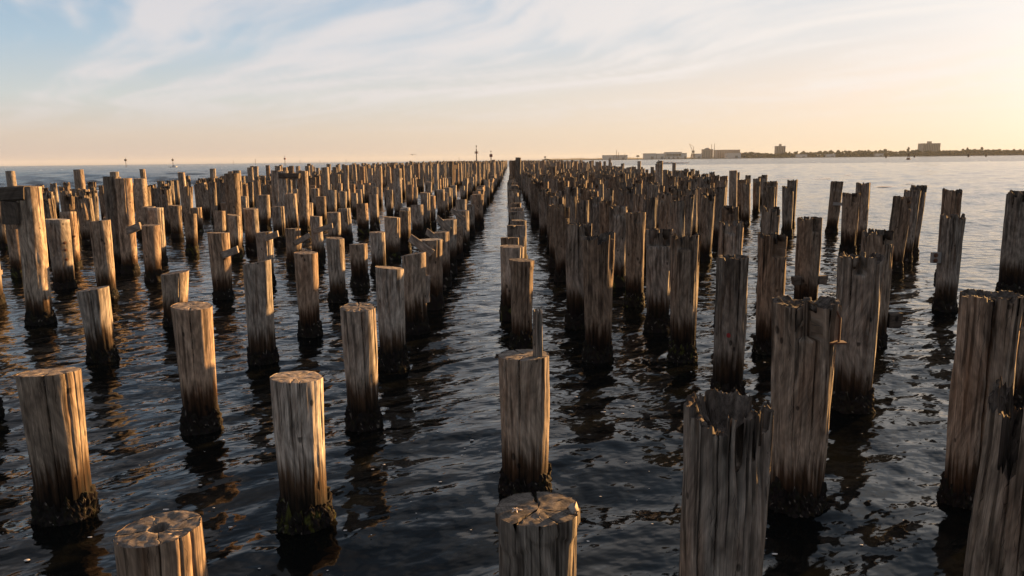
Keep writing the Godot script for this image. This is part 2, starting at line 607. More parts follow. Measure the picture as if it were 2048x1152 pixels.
	for q in K + 1:
		var s := 1.0 - float(q) / K
		for i in cols:
			var p := pos[rim + i]
			var c0 := Color(0.36, 0.318, 0.288)
			var ci: int = sam[i][1]
			var x := p.x * s
			var z := p.z * s
			var y := p.y
			if jag > 0.0:
				y = lerpf(p.y, minf(mean, p.y + 0.05) - hollow, ss(0.12, 0.45, 1.0 - s)) if q > 0 else p.y
				if q > 0: y += jag * 0.35 * nz.get_noise_3d(p.x * s * 20.0, p.z * s * 20.0, sd) + jag * 0.2 * nz.get_noise_3d(x * 90.0, z * 90.0, sd)
				c0 = c0.lerp(dk, 0.35 + 0.5 * ss(-0.2, 0.3, nz.get_noise_3d(x * 20.0, z * 20.0, sd)))
			else:
				y = h + tilt.x * x + tilt.y * z
				if q > 0:
					y += 0.006 * nz.get_noise_3d(x * 12.0, z * 12.0, sd)
				elif ci < 0:
					y -= 0.004
			if ci >= 0 and q > 0:
				var c: Array = cracks[ci]
				var inn: float = c[4]
				var span := ss(1.0 - inn, minf(1.0, 1.0 - inn + 0.25), s) if inn < 0.99 else 1.0
				var ang := atan2(p.z, p.x)
				# rim crack samples share one angle; open them by the crack's own width here
				var rr: float = rt * s
				var cc: float = atan2(pos[rim + i].z, pos[rim + i].x)
				var wk: float = c[1] * span * (0.55 + 0.45 * s)
				var base_a: float = cc - sam[i][2] * c[1] / rt
				var off: float = sam[i][2] * minf(wk / maxf(rr, 0.02), 0.10 + 0.3 * (1.0 - s))
				x = cos(base_a + off) * rr
				z = sin(base_a + off) * rr
				if absf(sam[i][2]) < 0.5:
					y -= minf(c[2] * rt * 0.9, 0.12) * span
			if hole > 0.0:
				var rr2 := sqrt(x * x + z * z)
				if rr2 < hole:
					y -= 0.09
			if q > 0 and q < K:
				var wv := 0.022 * sin(PI * s) * (1.0 if jag <= 0.0 else 0.5)
				x += wv * (nz.get_noise_3d(x * 5.0, z * 5.0, sd + 1.0) + 0.7 * nz.get_noise_3d(x * 17.0, z * 17.0, sd + 2.0))
				z += wv * (nz.get_noise_3d(x * 5.0, z * 5.0, sd + 11.0) + 0.7 * nz.get_noise_3d(x * 17.0, z * 17.0, sd + 12.0))
			if cap > 0.0: c0 = c0.lerp(Color(0.66, 0.65, 0.64), cap)
			var k := q * cols + i
			tp[k] = Vector3(x, y, z)
			tu[k] = Vector2(x / (rt * 2.3) + 0.5, z / (rt * 2.3) + 0.5)
			tc[k] = Color(c0.r * tone, c0.g * tone, c0.b * tone)
	out.top = grid_mesh(tp, tc, tu, cols, K + 1)
	return out

# black mussels and weed round the foot of a pile
func crust_mesh(r: float, sd: float, n: int, m: int, high: float, weed: float) -> ArrayMesh:
	var pos := PackedVector3Array(); pos.resize((n + 1) * (m + 1))
	var col := PackedColorArray(); col.resize((n + 1) * (m + 1))
	var cell := FastNoiseLite.new()
	cell.noise_type = FastNoiseLite.TYPE_CELLULAR
	cell.seed = int(sd * 13.0)
	cell.frequency = 1.0
	for j in m + 1:
		for i in n + 1:
			var a := TAU * (i % n) / n
			var ca := cos(a)
			var sa := sin(a)
			var hi := high * (1.0 + 0.45 * nz.get_noise_3d(ca * 1.5 + sd, sa * 1.5, 2.0) + 0.35 * nz.get_noise_3d(ca * 6.0, sa * 6.0, sd))
			var f := float(j) / m
			var y := lerpf(-0.22, hi, f)
			var lump := -cell.get_noise_3d(ca * r * 36.0, y * 34.0, sa * r * 36.0)
			var lo := nz.get_noise_3d(ca * 2.0, sa * 2.0 + sd, y * 4.0)
			var rag := nz.get_noise_3d(ca * 6.0 + sd, sa * 6.0, y * 14.0)
			var th := clampf(0.046 * (0.80 - f + 0.75 * rag + 0.4 * lo) + 0.016 * lump, -0.02, 0.05) + 0.010 * lump
			if f > 0.97: th = -0.03
			var R := r + th
			var k := j * (n + 1) + i
			pos[k] = Vector3(ca * R, y + 0.012 * lump, sa * R)
			var c0 := Color(0.008, 0.0075, 0.007).lerp(Color(0.018, 0.016, 0.014), clampf(0.3 + lump * 1.2, 0, 1))
			var wd := nz.get_noise_3d(ca * 2.6 + 9.0, sa * 2.6, y * 7.0 + sd) + 0.5 * nz.get_noise_3d(ca * 12.0, sa * 12.0, y * 14.0)
			c0 = c0.lerp(Color(0.085, 0.090, 0.018), ss(0.26, 0.55, wd) * weed)
			if nz.get_noise_3d(ca * 9.0 + 3.0, sa * 9.0, y * 16.0 + sd) > 0.58: c0 = Color(0.16, 0.14, 0.12)
			col[k] = c0
	return grid_mesh(pos, col, PackedVector2Array(), n + 1, m + 1)

func brace_mesh(length: float, wid: float, thick: float) -> ArrayMesh:
	# a sawn-off diagonal brace: slightly bowed board with chamfered corners, along +X from the origin
	var st := st_new()
	st.set_smooth_group(-1)
	var segs := 6
	var ring := [Vector2(-0.5, -0.38), Vector2(-0.38, -0.5), Vector2(0.38, -0.5), Vector2(0.5, -0.38), Vector2(0.5, 0.38), Vector2(0.38, 0.5), Vector2(-0.38, 0.5), Vector2(-0.5, 0.38)]
	var pts := []
	for s in segs + 1:
		var x := length * s / segs
		var row := []
		for k in 8:
			var q: Vector2 = ring[k]
			var wob := 0.006 * nz.get_noise_3d(x * 9.0, k * 2.0, length * 31.0)
			row.append(Vector3(x + (0.03 * q.y if s == segs else 0.0), q.y * wid + wob, q.x * thick + wob))
		pts.append(row)
	for s in segs:
		for k in 8:
			var k2 := (k + 1) % 8
			for q in [[s, k], [s + 1, k2], [s, k2], [s, k], [s + 1, k], [s + 1, k2]]:
				var kk: int = 8 if q[1] == 0 and k == 7 else q[1]
				st.set_uv(Vector2(kk * 0.045 + length * 3.7, length * q[0] / segs / 1.5))
				st.add_vertex(pts[q[0]][q[1]])
	for e in [0, segs]:
		var c: Vector3 = (pts[e][0] + pts[e][4]) * 0.5
		for k in 8:
			var k2 := (k + 1) % 8
			if e == 0:
				for v in [c, pts[e][k], pts[e][k2]]: st.add_vertex(v)
			else:
				for v in [c, pts[e][k2], pts[e][k]]: st.add_vertex(v)
	return done(st)

func board(called: String, r: float, g: float, b: float) -> StandardMaterial3D:
	if not m_plain.has(called):
		var m: StandardMaterial3D = m_side.duplicate()
		m.vertex_color_use_as_albedo = false
		m.albedo_color = lin(r, g, b)
		m_plain[called] = m
	return m_plain[called]

func bolt_mesh() -> ArrayMesh:
	var st := st_new()
	st.set_smooth_group(-1)
	add_tube(st, Vector3(-0.03, 0, 0), Vector3(0.05, 0, 0), 0.014, 0.014, 8)
	add_tube(st, Vector3(0.0, 0, 0), Vector3(0.012, 0, 0), 0.042, 0.040, 10)
	add_tube(st, Vector3(0.012, 0, 0), Vector3(0.036, 0, 0), 0.026, 0.026, 6)
	return done(st)

# ------------------------------------------------------------------ piles
func random_cracks(r: RandomNumberGenerator, count: int, big: float) -> Array:
	var out := []
	var a := r.randf() * TAU
	for i in count:
		a += TAU / count * r.randf_range(0.75, 1.25)
		out.append([fposmod(a, TAU), r.randf_range(0.005, 0.013) * big, r.randf_range(0.2, 0.55), r.randf_range(0.4, 1.6), r.randf_range(0.45, 1.0)])
	return out

func spec(kind: String, h: float, diam: float, sd: int, n: int, m: int) -> Dictionary:
	var r := RandomNumberGenerator.new()
	r.seed = sd * 977 + 5
	var d := {"h": h, "rt": diam * 0.5, "rb": diam * 0.5 * r.randf_range(0.86, 0.97), "seed": sd, "n": n, "m": m, "tide": 0.60 + r.randfn(0, 0.05), "tone": r.randf_range(0.86, 1.08), "twist": r.randf_range(-0.06, 0.06)}
	if kind == "sawn":
		d.cracks = random_cracks(r, r.randi_range(3, 6), 1.0)
		d.tilt = Vector2(r.randfn(0, 0.05), r.randfn(0, 0.05))
	elif kind == "broken":
		d.rb = diam * 0.5 * r.randf_range(0.80, 0.92)
		d.cracks = random_cracks(r, r.randi_range(4, 7), 1.7)
		d.jag = r.randf_range(0.05, 0.16)
		d.hollow = r.randf_range(0.02, 0.08)
		d.rough = 1.0
		d.tone = r.randf_range(0.58, 0.86)
		if r.randf() < 0.8:
			d.notches = [[PI * 0.5 + r.randfn(0, 0.5), diam * r.randf_range(0.16, 0.34), diam * r.randf_range(0.08, 0.3), r.randf_range(0.2, 0.36)]]
	elif kind == "halved":
		d.cracks = random_cracks(r, 3, 1.0)
		d.tone = r.randf_range(0.72, 0.9)
		d.notches = [[PI * 0.5 + r.randfn(0, 0.12), diam * 0.5, diam * r.randf_range(0.06, 0.16), r.randf_range(0.2, 0.3)]]
	elif kind == "tall":
		d.cracks = random_cracks(r, 4, 1.0)
		d.rb = diam * 0.5
		d.tilt = Vector2(r.randfn(0, 0.04), r.randfn(0, 0.04))
	return d

func build_pile(called: String, x: float, z: float, d: Dictionary, label: String, group: String, lean := Vector2.ZERO, high := 0.22) -> Node3D:
	var o := thing(called, Vector3(x, 0, z))
	near_x.append(x)
	tag(o, label, "pile", group)
	var ms := pile_meshes(d)
	part("shaft", ms.side, m_sides[int(d.get("wood", int(d.seed) % m_sides.size()))], o)
	part("broken_top" if d.get("jag", 0.0) > 0.0 else "sawn_top", ms.top, m_top, o)
	var n: int = clampi(int(d.n * 1.15), 20, 170)
	part("mussel_crust", crust_mesh(lerpf(d.rb, d.rt, 0.05), float(d.seed), n, maxi(9, n / 3), high, 0.6 if int(d.seed) in [29, 85, 83, 44, 65] else 0.1), m_crust, o)
	o.rotation = Vector3(lean.y, 0, lean.x)
	return o

func copy_pile(src: Node3D, called: String, x: float, z: float, turn: float, sc: Vector3, label: String, group: String) -> Node3D:
	var c: Node3D = src.duplicate()
	c.name = numbered(called)
	add_child(c)
	c.position = Vector3(x, 0, z)
	c.rotation = Vector3(0, turn, 0)
	c.scale = sc
	tag(c, label, "pile", group)
	return c

func add_brace(o: Node3D, at: Vector3, dir: Vector3, length: float, wid := 0.15, thick := 0.07, tone := 1.0) -> void:
	var x := dir.normalized()
	var zz := x.cross(Vector3.UP).normalized()
	var y := zz.cross(x)
	var b := part("brace_stub", brace_mesh(length, wid, thick), board("brace%.1f" % tone, 0.36 * tone, 0.31 * tone, 0.27 * tone), o, at)
	b.basis = Basis(x, y, zz)

func add_bolt(o: Node3D, at: Vector3, turn: float) -> void:
	var b := part("bolt", bolt_mesh(), plain("rust", 0.10, 0.042, 0.022, 0.8), o, at)
	b.rotation.y = turn

func near_piles() -> void:
	var G1 := "sawn piles near the deck"
	var G2 := "broken piles of the tall rows"
	var d: Dictionary
	var o: Node3D
	# --- the row closest to the deck
	d = {"h": 1.115, "rt": 0.222, "rb": 0.215, "seed": 3, "n": 150, "m": 70, "tilt": Vector2(0.07, 0.02), "hole": 0.05, "rough": 1.2, "tone": 0.76,
		"cracks": [[deg_to_rad(163), 0.010, 0.35, 0.8, 0.8], [deg_to_rad(-38), 0.011, 0.4, 0.6, 0.75], [deg_to_rad(62), 0.003, 0.2, 0.5, 0.8], [deg_to_rad(-128), 0.003, 0.2, 0.4, 0.6], [deg_to_rad(15), 0.012, 0.22, 0.7, 0.08], [deg_to_rad(36), 0.009, 0.16, 0.5, 0.06]]}
	o = build_pile("sawn_pile", -1.87, -3.67, d, "low sawn pile with a round hole in the middle of its top", G1)
	d = {"h": 1.205, "rt": 0.226, "rb": 0.222, "seed": 8, "n": 150, "m": 80, "tilt": Vector2(0.0, 0.02), "lip": 0.016, "rough": 1.3, "tone": 0.62,
		"cracks": [[deg_to_rad(-97), 0.020, 0.5, 0.9, 1.0], [deg_to_rad(22), 0.013, 0.45, 0.9, 1.0], [deg_to_rad(122), 0.014, 0.45, 0.7, 1.0], [deg_to_rad(186), 0.006, 0.3, 0.5, 0.9], [deg_to_rad(60), 0.010, 0.3, 1.0, 0.6], [deg_to_rad(-38), 0.008, 0.3, 0.5, 0.65], [deg_to_rad(88), 0.006, 0.2, 1.2, 0.1]]}
	o = build_pile("sawn_pile", 0.125, -3.67, d, "low sawn pile with deep forking cracks and a starfish on its top", G1)
	var st := st_new()
	var sp := [Vector3(-0.03, 0, -0.02), Vector3(0.035, 0, 0.0), Vector3(0.02, 0.055, 0.012), Vector3(-0.01, 0.03, -0.012), Vector3(0.0, 0.0, 0.035)]
	for f in [[0, 2, 1], [0, 3, 2], [0, 4, 3], [1, 2, 4], [2, 3, 4], [0, 1, 4]]:
		for v in f: st.add_vertex(sp[v])
	part("splinter", done(st), plain("splinter", 0.34, 0.29, 0.25), o, Vector3(0.175, 1.205, 0.03))
	d = {"h": 1.75, "rt": 0.232, "rb": 0.215, "seed": 14, "n": 170, "m": 110, "jag": 0.12, "hollow": 0.10, "rough": 1.15, "tone": 0.80, "tide": 0.45,
		"cracks": [[deg_to_rad(84), 0.030, 0.66, 0.62, 0.6], [deg_to_rad(62), 0.028, 0.6, 0.55, 0.5], [deg_to_rad(98), 0.012, 0.45, 0.85, 0.5], [deg_to_rad(50), 0.010, 0.4, 0.5, 0.5], [deg_to_rad(112), 0.005, 0.3, 0.9, 0.3], [deg_to_rad(135), 0.004, 0.2, 1.2, 0.3], [deg_to_rad(20), 0.006, 0.3, 0.8, 0.3], [deg_to_rad(250), 0.02, 0.5, 0.5, 0.5], [deg_to_rad(74), 0.009, 0.5, 1.0, 0.3]]}
	build_pile("broken_pile", 1.10, -3.72, d, "splintered pile with a rotted hollow top and deep vertical clefts", G2)
	d = {"h": 1.80, "rt": 0.20, "rb": 0.265, "seed": 19, "n": 150, "m": 100, "jag": 0.42, "hollow": 0.12, "rough": 1.7, "tone": 0.68, "tide": 0.4,
		"cracks": [[deg_to_rad(120), 0.016, 0.5, 1.1, 0.4], [deg_to_rad(95), 0.02, 0.6, 0.9, 0.4], [deg_to_rad(140), 0.008, 0.4, 1.3, 0.3], [deg_to_rad(70), 0.012, 0.5, 1.0, 0.3]]}
	build_pile("broken_pile", 2.68, -3.72, d, "shattered pile narrowing to a split pointed top beside the deck edge", G2)
	# --- second row
	d = spec("sawn", 1.30, 0.49, 23, 130, 80)
	d.rb = 0.218
	d.tone = 0.92
	d.cracks = [[deg_to_rad(112), 0.0119, 0.4, 1.3, 0.95], [deg_to_rad(66), 0.0085, 0.35, 1.4, 0.9], [deg_to_rad(28), 0.0102, 0.3, 0.9, 0.3], [deg_to_rad(-70), 0.0102, 0.3, 0.8, 0.95], [deg_to_rad(8), 0.0085, 0.25, 0.8, 0.2]]
	build_pile("sawn_pile", -3.87, -6.06, d, "thick bleached sawn pile with long straight splits down its front", G1)
	d = spec("sawn", 1.29, 0.425, 29, 130, 80)
	d.rb = 0.195
	d.wood = 0
	d.tone = 1.2
	d.cracks = [[deg_to_rad(118), 0.0068, 0.35, 1.4, 0.5], [deg_to_rad(92), 0.0068, 0.35, 1.3, 0.9], [deg_to_rad(-60), 0.0153, 0.4, 0.7, 0.95], [deg_to_rad(15), 0.0068, 0.3, 0.6, 0.9], [deg_to_rad(70), 0.0051, 0.2, 1.2, 0.2]]
	build_pile("sawn_pile", -1.75, -5.87, d, "pale smooth sawn pile with green weed and mussels round its foot", G1, Vector2.ZERO, 0.26)
	d = spec("sawn", 1.30, 0.47, 31, 130, 80)
	d.rb = 0.212
	d.tone = 0.88
	d.cracks = [[deg_to_rad(105), 0.0102, 0.35, 1.2, 0.9], [deg_to_rad(140), 0.0068, 0.3, 1.3, 0.3], [deg_to_rad(50), 0.0085, 0.3, 0.9, 0.6], [deg_to_rad(-110), 0.0136, 0.4, 0.6, 0.95]]
	o = build_pile("sawn_pile", 0.10, -6.45, d, "sawn pile with a slender upright post standing on its top", G1)
	var ps := pile_meshes({"h": 0.44, "rt": 0.048, "rb": 0.050, "seed": 5, "n": 40, "m": 20, "jag": 0.05, "rough": 1.0, "tide": -1.5, "tone": 0.8, "cracks": [[1.2, 0.003, 0.3, 0.4, 0.3]]})
	part("post", ps.side, m_side, o, Vector3(0.12, 1.29, 0.08))
	d = {"h": 1.83, "rt": 0.275, "rb": 0.225, "seed": 37, "n": 150, "m": 100, "jag": 0.05, "hollow": 0.02, "rough": 1.15, "tone": 0.72, "tide": 0.48,
		"notches": [[deg_to_rad(97), 0.095, 0.07, 0.30]],
		"cracks": [[deg_to_rad(124), 0.009, 0.4, 1.5, 0.3], [deg_to_rad(62), 0.008, 0.4, 1.2, 0.3], [deg_to_rad(30), 0.005, 0.3, 1.0, 0.2], [deg_to_rad(88), 0.005, 0.25, 1.6, 0.05], [deg_to_rad(250), 0.01, 0.4, 0.7, 0.4]]}
	o = build_pile("broken_pile", 2.45, -6.14, d, "thick dark pile with a square notch and an iron bolt at its top", G2)
	st = st_new()
	st.set_smooth_group(-1)
	add_tube(st, Vector3(0, -0.17, 0), Vector3(0, 0.03, 0), 0.010, 0.010, 7)
	add_tube(st, Vector3(0, 0.03, 0), Vector3(-0.035, 0.09, -0.01), 0.010, 0.008, 7)
	add_box(st, Vector3(-0.02, -0.175, 0), Vector3(0.14, 0.014, 0.08))
	part("bolt", done(st), plain("rust", 0.10, 0.042, 0.022, 0.8), o, Vector3(0.21, 1.68, 0.19))
	d = {"h": 1.87, "rt": 0.245, "rb": 0.215, "seed": 43, "n": 150, "m": 100, "jag": 0.045, "hollow": 0.02, "rough": 1.15, "tone": 0.72, "tide": 0.5,
		"cracks": [[deg_to_rad(112), 0.016, 0.75, 2.2, 0.9], [deg_to_rad(60), 0.006, 0.35, 1.2, 0.3], [deg_to_rad(40), 0.007, 0.35, 1.4, 0.3], [deg_to_rad(78), 0.006, 0.3, 0.9, 0.3], [deg_to_rad(230), 0.01, 0.4, 0.7, 0.4]]}
	build_pile("broken_pile", 3.96, -6.1, d, "thick pile split from top to foot by one dark open cleft", G2)
	# --- further single piles: x, z, h, diameter, kind, seed, label
	var L := [
		[-3.59, -8.26, 1.43, 0.44, "sawn", 51, "sawn pile with four fine splits and a cracked pale top"],
		[-1.73, -8.28, 1.39, 0.40, "sawn", 52, "slim sawn pile with two straight dark splits down its face"],
		[-6.45, -8.75, 1.30, 0.42, "sawn", 53, "sawn pile lit orange, partly beyond the bleached thick pile"],
		[-1.81, -11.0, 1.45, 0.44, "sawn", 54, "reddish rough-barked sawn pile with a slanting top"],
		[-1.73, -13.2, 1.38, 0.44, "sawn", 55, "slant-topped sawn pile with a loose splinter hanging on its side"],
		[-3.80, -11.08, 1.54, 0.43, "sawn", 56, "sawn pile with a torn strip of bare wood below its slanting top"],
		[-3.56, -12.89, 1.46, 0.41, "sawn", 57, "straight sawn pile with one split down the middle"],
		[-3.76, -15.96, 1.40, 0.38, "sawn", 58, "slim upright sawn pile behind the straight split one"],
		[-3.75, -18.27, 1.02, 0.44, "sawn", 59, "short stubby sawn pile with a wide dark foot"],
		[-3.64, -20.35, 1.11, 0.43, "sawn", 60, "short sawn pile standing behind the stubby one"],
		[-6.25, -13.63, 1.03, 0.47, "sawn", 61, "short sawn pile leaning with a slanted top"],
		[-6.30, -11.19, 1.15, 0.42, "sawn", 62, "tapered sawn pile narrowing towards the water"],
		[-6.42, -16.42, 1.50, 0.46, "sawn", 63, "sawn pile with a diagonal brace stub at mid height"],
		[-6.15, -18.60, 1.30, 0.42, "sawn", 64, "sawn pile with a brace stub rising from its top edge"],
		[-6.28, -21.53, 1.13, 0.45, "sawn", 65, "sawn pile joined by a crooked brace to its neighbour"],
		[-5.79, -22.3, 1.42, 0.37, "sawn", 66, "narrow sawn pile crossed by two brace stubs"],
		[-9.08, -16.58, 1.78, 0.44, "sawn", 67, "tall-cut brown sawn pile with a notched rim"],
		[-10.96, -18.16, 1.71, 0.52, "sawn", 68, "sawn pile with rusty bolts down its sunlit side"],
		[-12.9, -21.9, 1.66, 0.44, "sawn", 69, "white-topped sawn pile with a rusty bolt"],
		[-10.86, -22.98, 1.69, 0.46, "sawn", 70, "sawn pile capped white with flaking bark on its sunlit side"],
		[-17.03, -25.67, 1.30, 0.48, "sawn", 71, "short pile with a white crusted top among broken ones"],
		[1.30, -11.15, 1.88, 0.47, "broken", 81, "curved flaring pile heading the closed row along the channel"],
		[1.22, -13.6, 1.86, 0.50, "broken", 82, "pile with a deep dark recess, second in the channel row"],
		[2.58, -15.58, 1.91, 0.42, "broken", 83, "square-topped pile with a straight dark split, mussels at its foot"],
		[2.61, -13.18, 1.78, 0.50, "broken", 84, "stepped pile with its front half cut lower than the back"],
		[2.59, -11.10, 1.89, 0.46, "broken", 85, "pile with a long wedge-shaped scar down its face"],
		[2.69, -9.04, 1.82, 0.42, "broken", 86, "square-shouldered pile with a red paint mark and lit edge"],
		[3.97, -11.34, 1.86, 0.46, "broken", 87, "pile with a forked top and smooth grey lower face"],
		[4.02, -13.7, 1.85, 0.46, "broken", 88, "pile with a dark knot under its square top"],
		[5.81, -14.59, 1.84, 0.50, "broken", 89, "pile with square timber stubs bolted on both sides"],
		[4.08, -8.70, 1.87, 0.50, "broken", 90, "wide forked pile with swirling grain in front of the bolted one"],
		[5.75, -11.73, 1.85, 0.50, "broken", 91, "ragged wide-topped pile close behind the wide forked one"],
		[6.14, -8.85, 1.30, 0.48, "broken", 97, "dark pile half hidden beyond the thick cleft pile"],
		[8.35, -14.2, 1.91, 0.45, "broken", 92, "upright pile with a pale bracket bolted to its side"],
		[10.55, -18.03, 2.20, 0.44, "broken", 93, "tall pile rising behind the bracketed one"],
		[11.0, -16.25, 2.22, 0.50, "broken", 94, "tall wide pile standing alone at the water's open side"],
		[10.15, -19.75, 1.95, 0.50, "broken", 95, "leaning pile with a split top in a cluster of three"],
		[11.42, -21.66, 2.03, 0.46, "broken", 96, "leaning middle pile in a cluster of three"],
		[12.25, -22.9, 2.12, 0.48, "broken", 98, "tallest leaning pile in a cluster of three"],
		[10.62, -23.54, 1.88, 0.55, "broken", 99, "double-headed pile with a gap through its top"],
		[11.9, -25.53, 2.12, 0.48, "broken", 100, "tall square-topped pile behind the double-headed one"],
		[12.62, -29.5, 2.05, 0.50, "broken", 101, "leaning pile with a bracket and an orange rust stain, water all round"],
		[0.16, -12.0, 1.41, 0.41, "sawn", 111, "dark rough pile with a slab-like top in the single central row"],
	]
	for q in L:
		var z: float = q[1]
		var nn := 84 if z > -12.0 else (60 if z > -17.0 else 44)
		d = spec(q[4], q[2], q[3], q[5], nn, int(nn * 0.6))
		var lean := Vector2.ZERO
		match q[5]:
			54: d.tilt = Vector2(-0.10, 0.06)
			55: d.tilt = Vector2(0.16, 0.04)
			56: d.tilt = Vector2(0.18, 0.06)
			61: lean = Vector2(-0.06, 0.0); d.tilt = Vector2(0.16, 0.0); d.rt = 0.25; d.rb = 0.2
			62: d.rt = 0.235; d.rb = 0.19; lean = Vector2(0.035, 0); d.tilt = Vector2(0.1, 0.0)
			69, 70, 71, 68: d.cap = 0.75
			95, 96, 98, 101: lean = Vector2(-0.055, 0.0)
			81: d.rt = 0.25; d.rb = 0.2; d.tilt = Vector2(0.2, 0.0)
			84: d.notches = [[deg_to_rad(95), 0.25, 0.04, 0.30]]
			86: d.jag = 0.02; d.notches = []
			83: d.jag = 0.03; d.notches = [[deg_to_rad(70), 0.1, 0.16, 0.2]]
			90: d.rt = 0.27; d.jag = 0.09; d.notches = [[deg_to_rad(118), 0.06, 0.05, 0.22]]
			94: d.rt = 0.3; d.rb = 0.27
			99: d.notches = [[deg_to_rad(90), 0.06, 0.02, 0.28]]
			111: d.tone = 0.7; d.rough = 1.6; d.lip = 0.014
		o = build_pile("sawn_pile" if q[4] == "sawn" else "broken_pile", q[0], z, d, q[6], G1 if q[4] == "sawn" else G2, lean)
		match q[5]:
			55:
				add_brace(o, Vector3(0.235, 1.0, 0.02), Vector3(-0.05, -1, 0), 0.5, 0.09, 0.03, 1.4)
			63:
				add_brace(o, Vector3(0.12, 1.02, 0.20), Vector3(1, 0.38, 0.0), 0.38)
				add_bolt(o, Vector3(0.16, 0.95, 0.16), -0.7)
			64: add_brace(o, Vector3(0.08, 1.16, 0.2), Vector3(1, 0.36, 0), 0.36)
			65: add_brace(o, Vector3(0.1, 0.72, 0.22), Vector3(1, 0.55, 0), 0.5)
			66:
				add_brace(o, Vector3(-0.05, 0.98, 0.2), Vector3(1, 0.30, 0), 0.6)
			68:
				for yy in [0.98, 1.15, 0.75]: add_bolt(o, Vector3(0.20, yy, 0.15), -0.6)
			69: add_bolt(o, Vector3(0.18, 0.95, 0.13), -0.6)
			89:
				add_brace(o, Vector3(-0.2, 0.62, 0.16), Vector3(-1, 0, 0), 0.14, 0.17, 0.14, 0.4)
				add_brace(o, Vector3(0.18, 0.62, 0.1), Vector3(1, 0, 0), 0.16, 0.17, 0.14, 0.5)
			91: add_brace(o, Vector3(0.22, 0.42, 0.05), Vector3(1, 0, 0), 0.2, 0.24, 0.16, 0.3)
			86:
				st = st_new()
				for k in 9:
					var t0 := TAU * k / 9
					var t1 := TAU * (k + 1) / 9
					var r0 := 0.030 * (1.0 + 0.5 * nz.get_noise_1d(k * 37.0))
					var r1 := 0.030 * (1.0 + 0.5 * nz.get_noise_1d(((k + 1) % 9) * 37.0))
					for v in [Vector3.ZERO, Vector3(cos(t1) * r1, sin(t1) * r1, -0.006), Vector3(cos(t0) * r0, sin(t0) * r0, -0.006)]: st.add_vertex(v)
				part("paint_mark", done(st), plain("redpaint", 0.22, 0.02, 0.02), o, Vector3(-0.08, 0.88, 0.20))
			92:
				var b := part("bracket", boxmesh(Vector3(0.16, 0.20, 0.09)), plain("zinc", 0.20, 0.19, 0.18, 0.7), o, Vector3(-0.28, 1.08, 0.05))
				for yy in [-0.05, 0.05]: part("bolt", bolt_mesh(), plain("rust", 0.1, 0.042, 0.022, 0.8), b, Vector3(-0.03, yy, 0.05)).rotation.y = -PI / 2
			101:
				part("bracket", boxmesh(Vector3(0.34, 0.12, 0.05)), plain("zinc", 0.20, 0.19, 0.18, 0.7), o, Vector3(0.0, 1.18, 0.24))
	# --- tall full-height piles with remains of the deck timbers
	var T := [[-9.04, -14.08, 2.62, 0.46, 121, "tall pile carrying a dark cross beam end and block at its head"], [-11.35, -16.11, 2.62, 0.44, 122, "tall pile with an iron strap and orange rust stain"],
		[-10.78, -21.0, 2.62, 0.44, 123, "tall round pile paired with a darker cut one"], [-11.25, -21.3, 2.66, 0.46, 124, "dark tall pile paired with a round brighter one"],
		[-9.38, -25.39, 2.66, 0.50, 125, "tall pile with a short board left along its side"], [-9.82, -32.58, 2.64, 0.46, 126, "tall pile under one end of a short leftover beam"], [-9.15, -33.2, 2.64, 0.46, 127, "tall pile under the darker end of a short leftover beam"],
		[0.62, -67.0, 3.2, 0.5, 128, "tallest dark pile at the far end of the central row"], [0.30, -70.0, 2.95, 0.46, 129, "dark pile next to the tallest one of the central row"]]
	for q in T:
		d = spec("tall", q[2], q[3], q[4], 64 if q[1] > -17.0 else 40, 60)
		if q[4] in [124, 128, 129]: d.tone = 0.5
		o = build_pile("tall_pile", q[0], q[1], d, q[5], "full-height piles", Vector2(-0.02, 0))
		match q[4]:
			121:
				var bm := part("beam", brace_mesh(0.70, 0.26, 0.28), board("darkbeam", 0.12, 0.10, 0.085), o, Vector3(-0.62, 2.46, 0.12))
				bm.rotation.z = 0.06
				part("block", brace_mesh(0.42, 0.30, 0.22), board("darkbeam", 0.12, 0.10, 0.085), o, Vector3(-0.20, 1.93, 0.20)).rotation.z = PI / 2
			122:
				st = st_new()
				for k in 24:
					var t0 := TAU * k / 24
					var t1 := TAU * (k + 1) / 24
					var r0 := 0.245
					quad(st, Vector3(cos(t1) * r0, -0.05, sin(t1) * r0), Vector3(cos(t0) * r0, -0.05, sin(t0) * r0), Vector3(cos(t0) * r0, 0.05, sin(t0) * r0), Vector3(cos(t1) * r0, 0.05, sin(t1) * r0))
				part("strap", done(st), plain("strapiron", 0.16, 0.12, 0.10, 0.7), o, Vector3(0, 0.72, 0))
				add_bolt(o, Vector3(0.2, 0.72, 0.16), -0.7)
			124: add_brace(o, Vector3(0.42, 1.12, 0.45), Vector3(1, 0.42, 0), 0.55, 0.2, 0.1)
			125: add_brace(o, Vector3(-0.16, 1.5, 0.26), Vector3(0, 1, 0), 0.95, 0.22, 0.1, 0.5)
			126:
				part("beam", brace_mesh(0.85, 0.22, 0.25), board("darkbeam", 0.12, 0.10, 0.085), o, Vector3(-0.1, 2.45, 0.18))

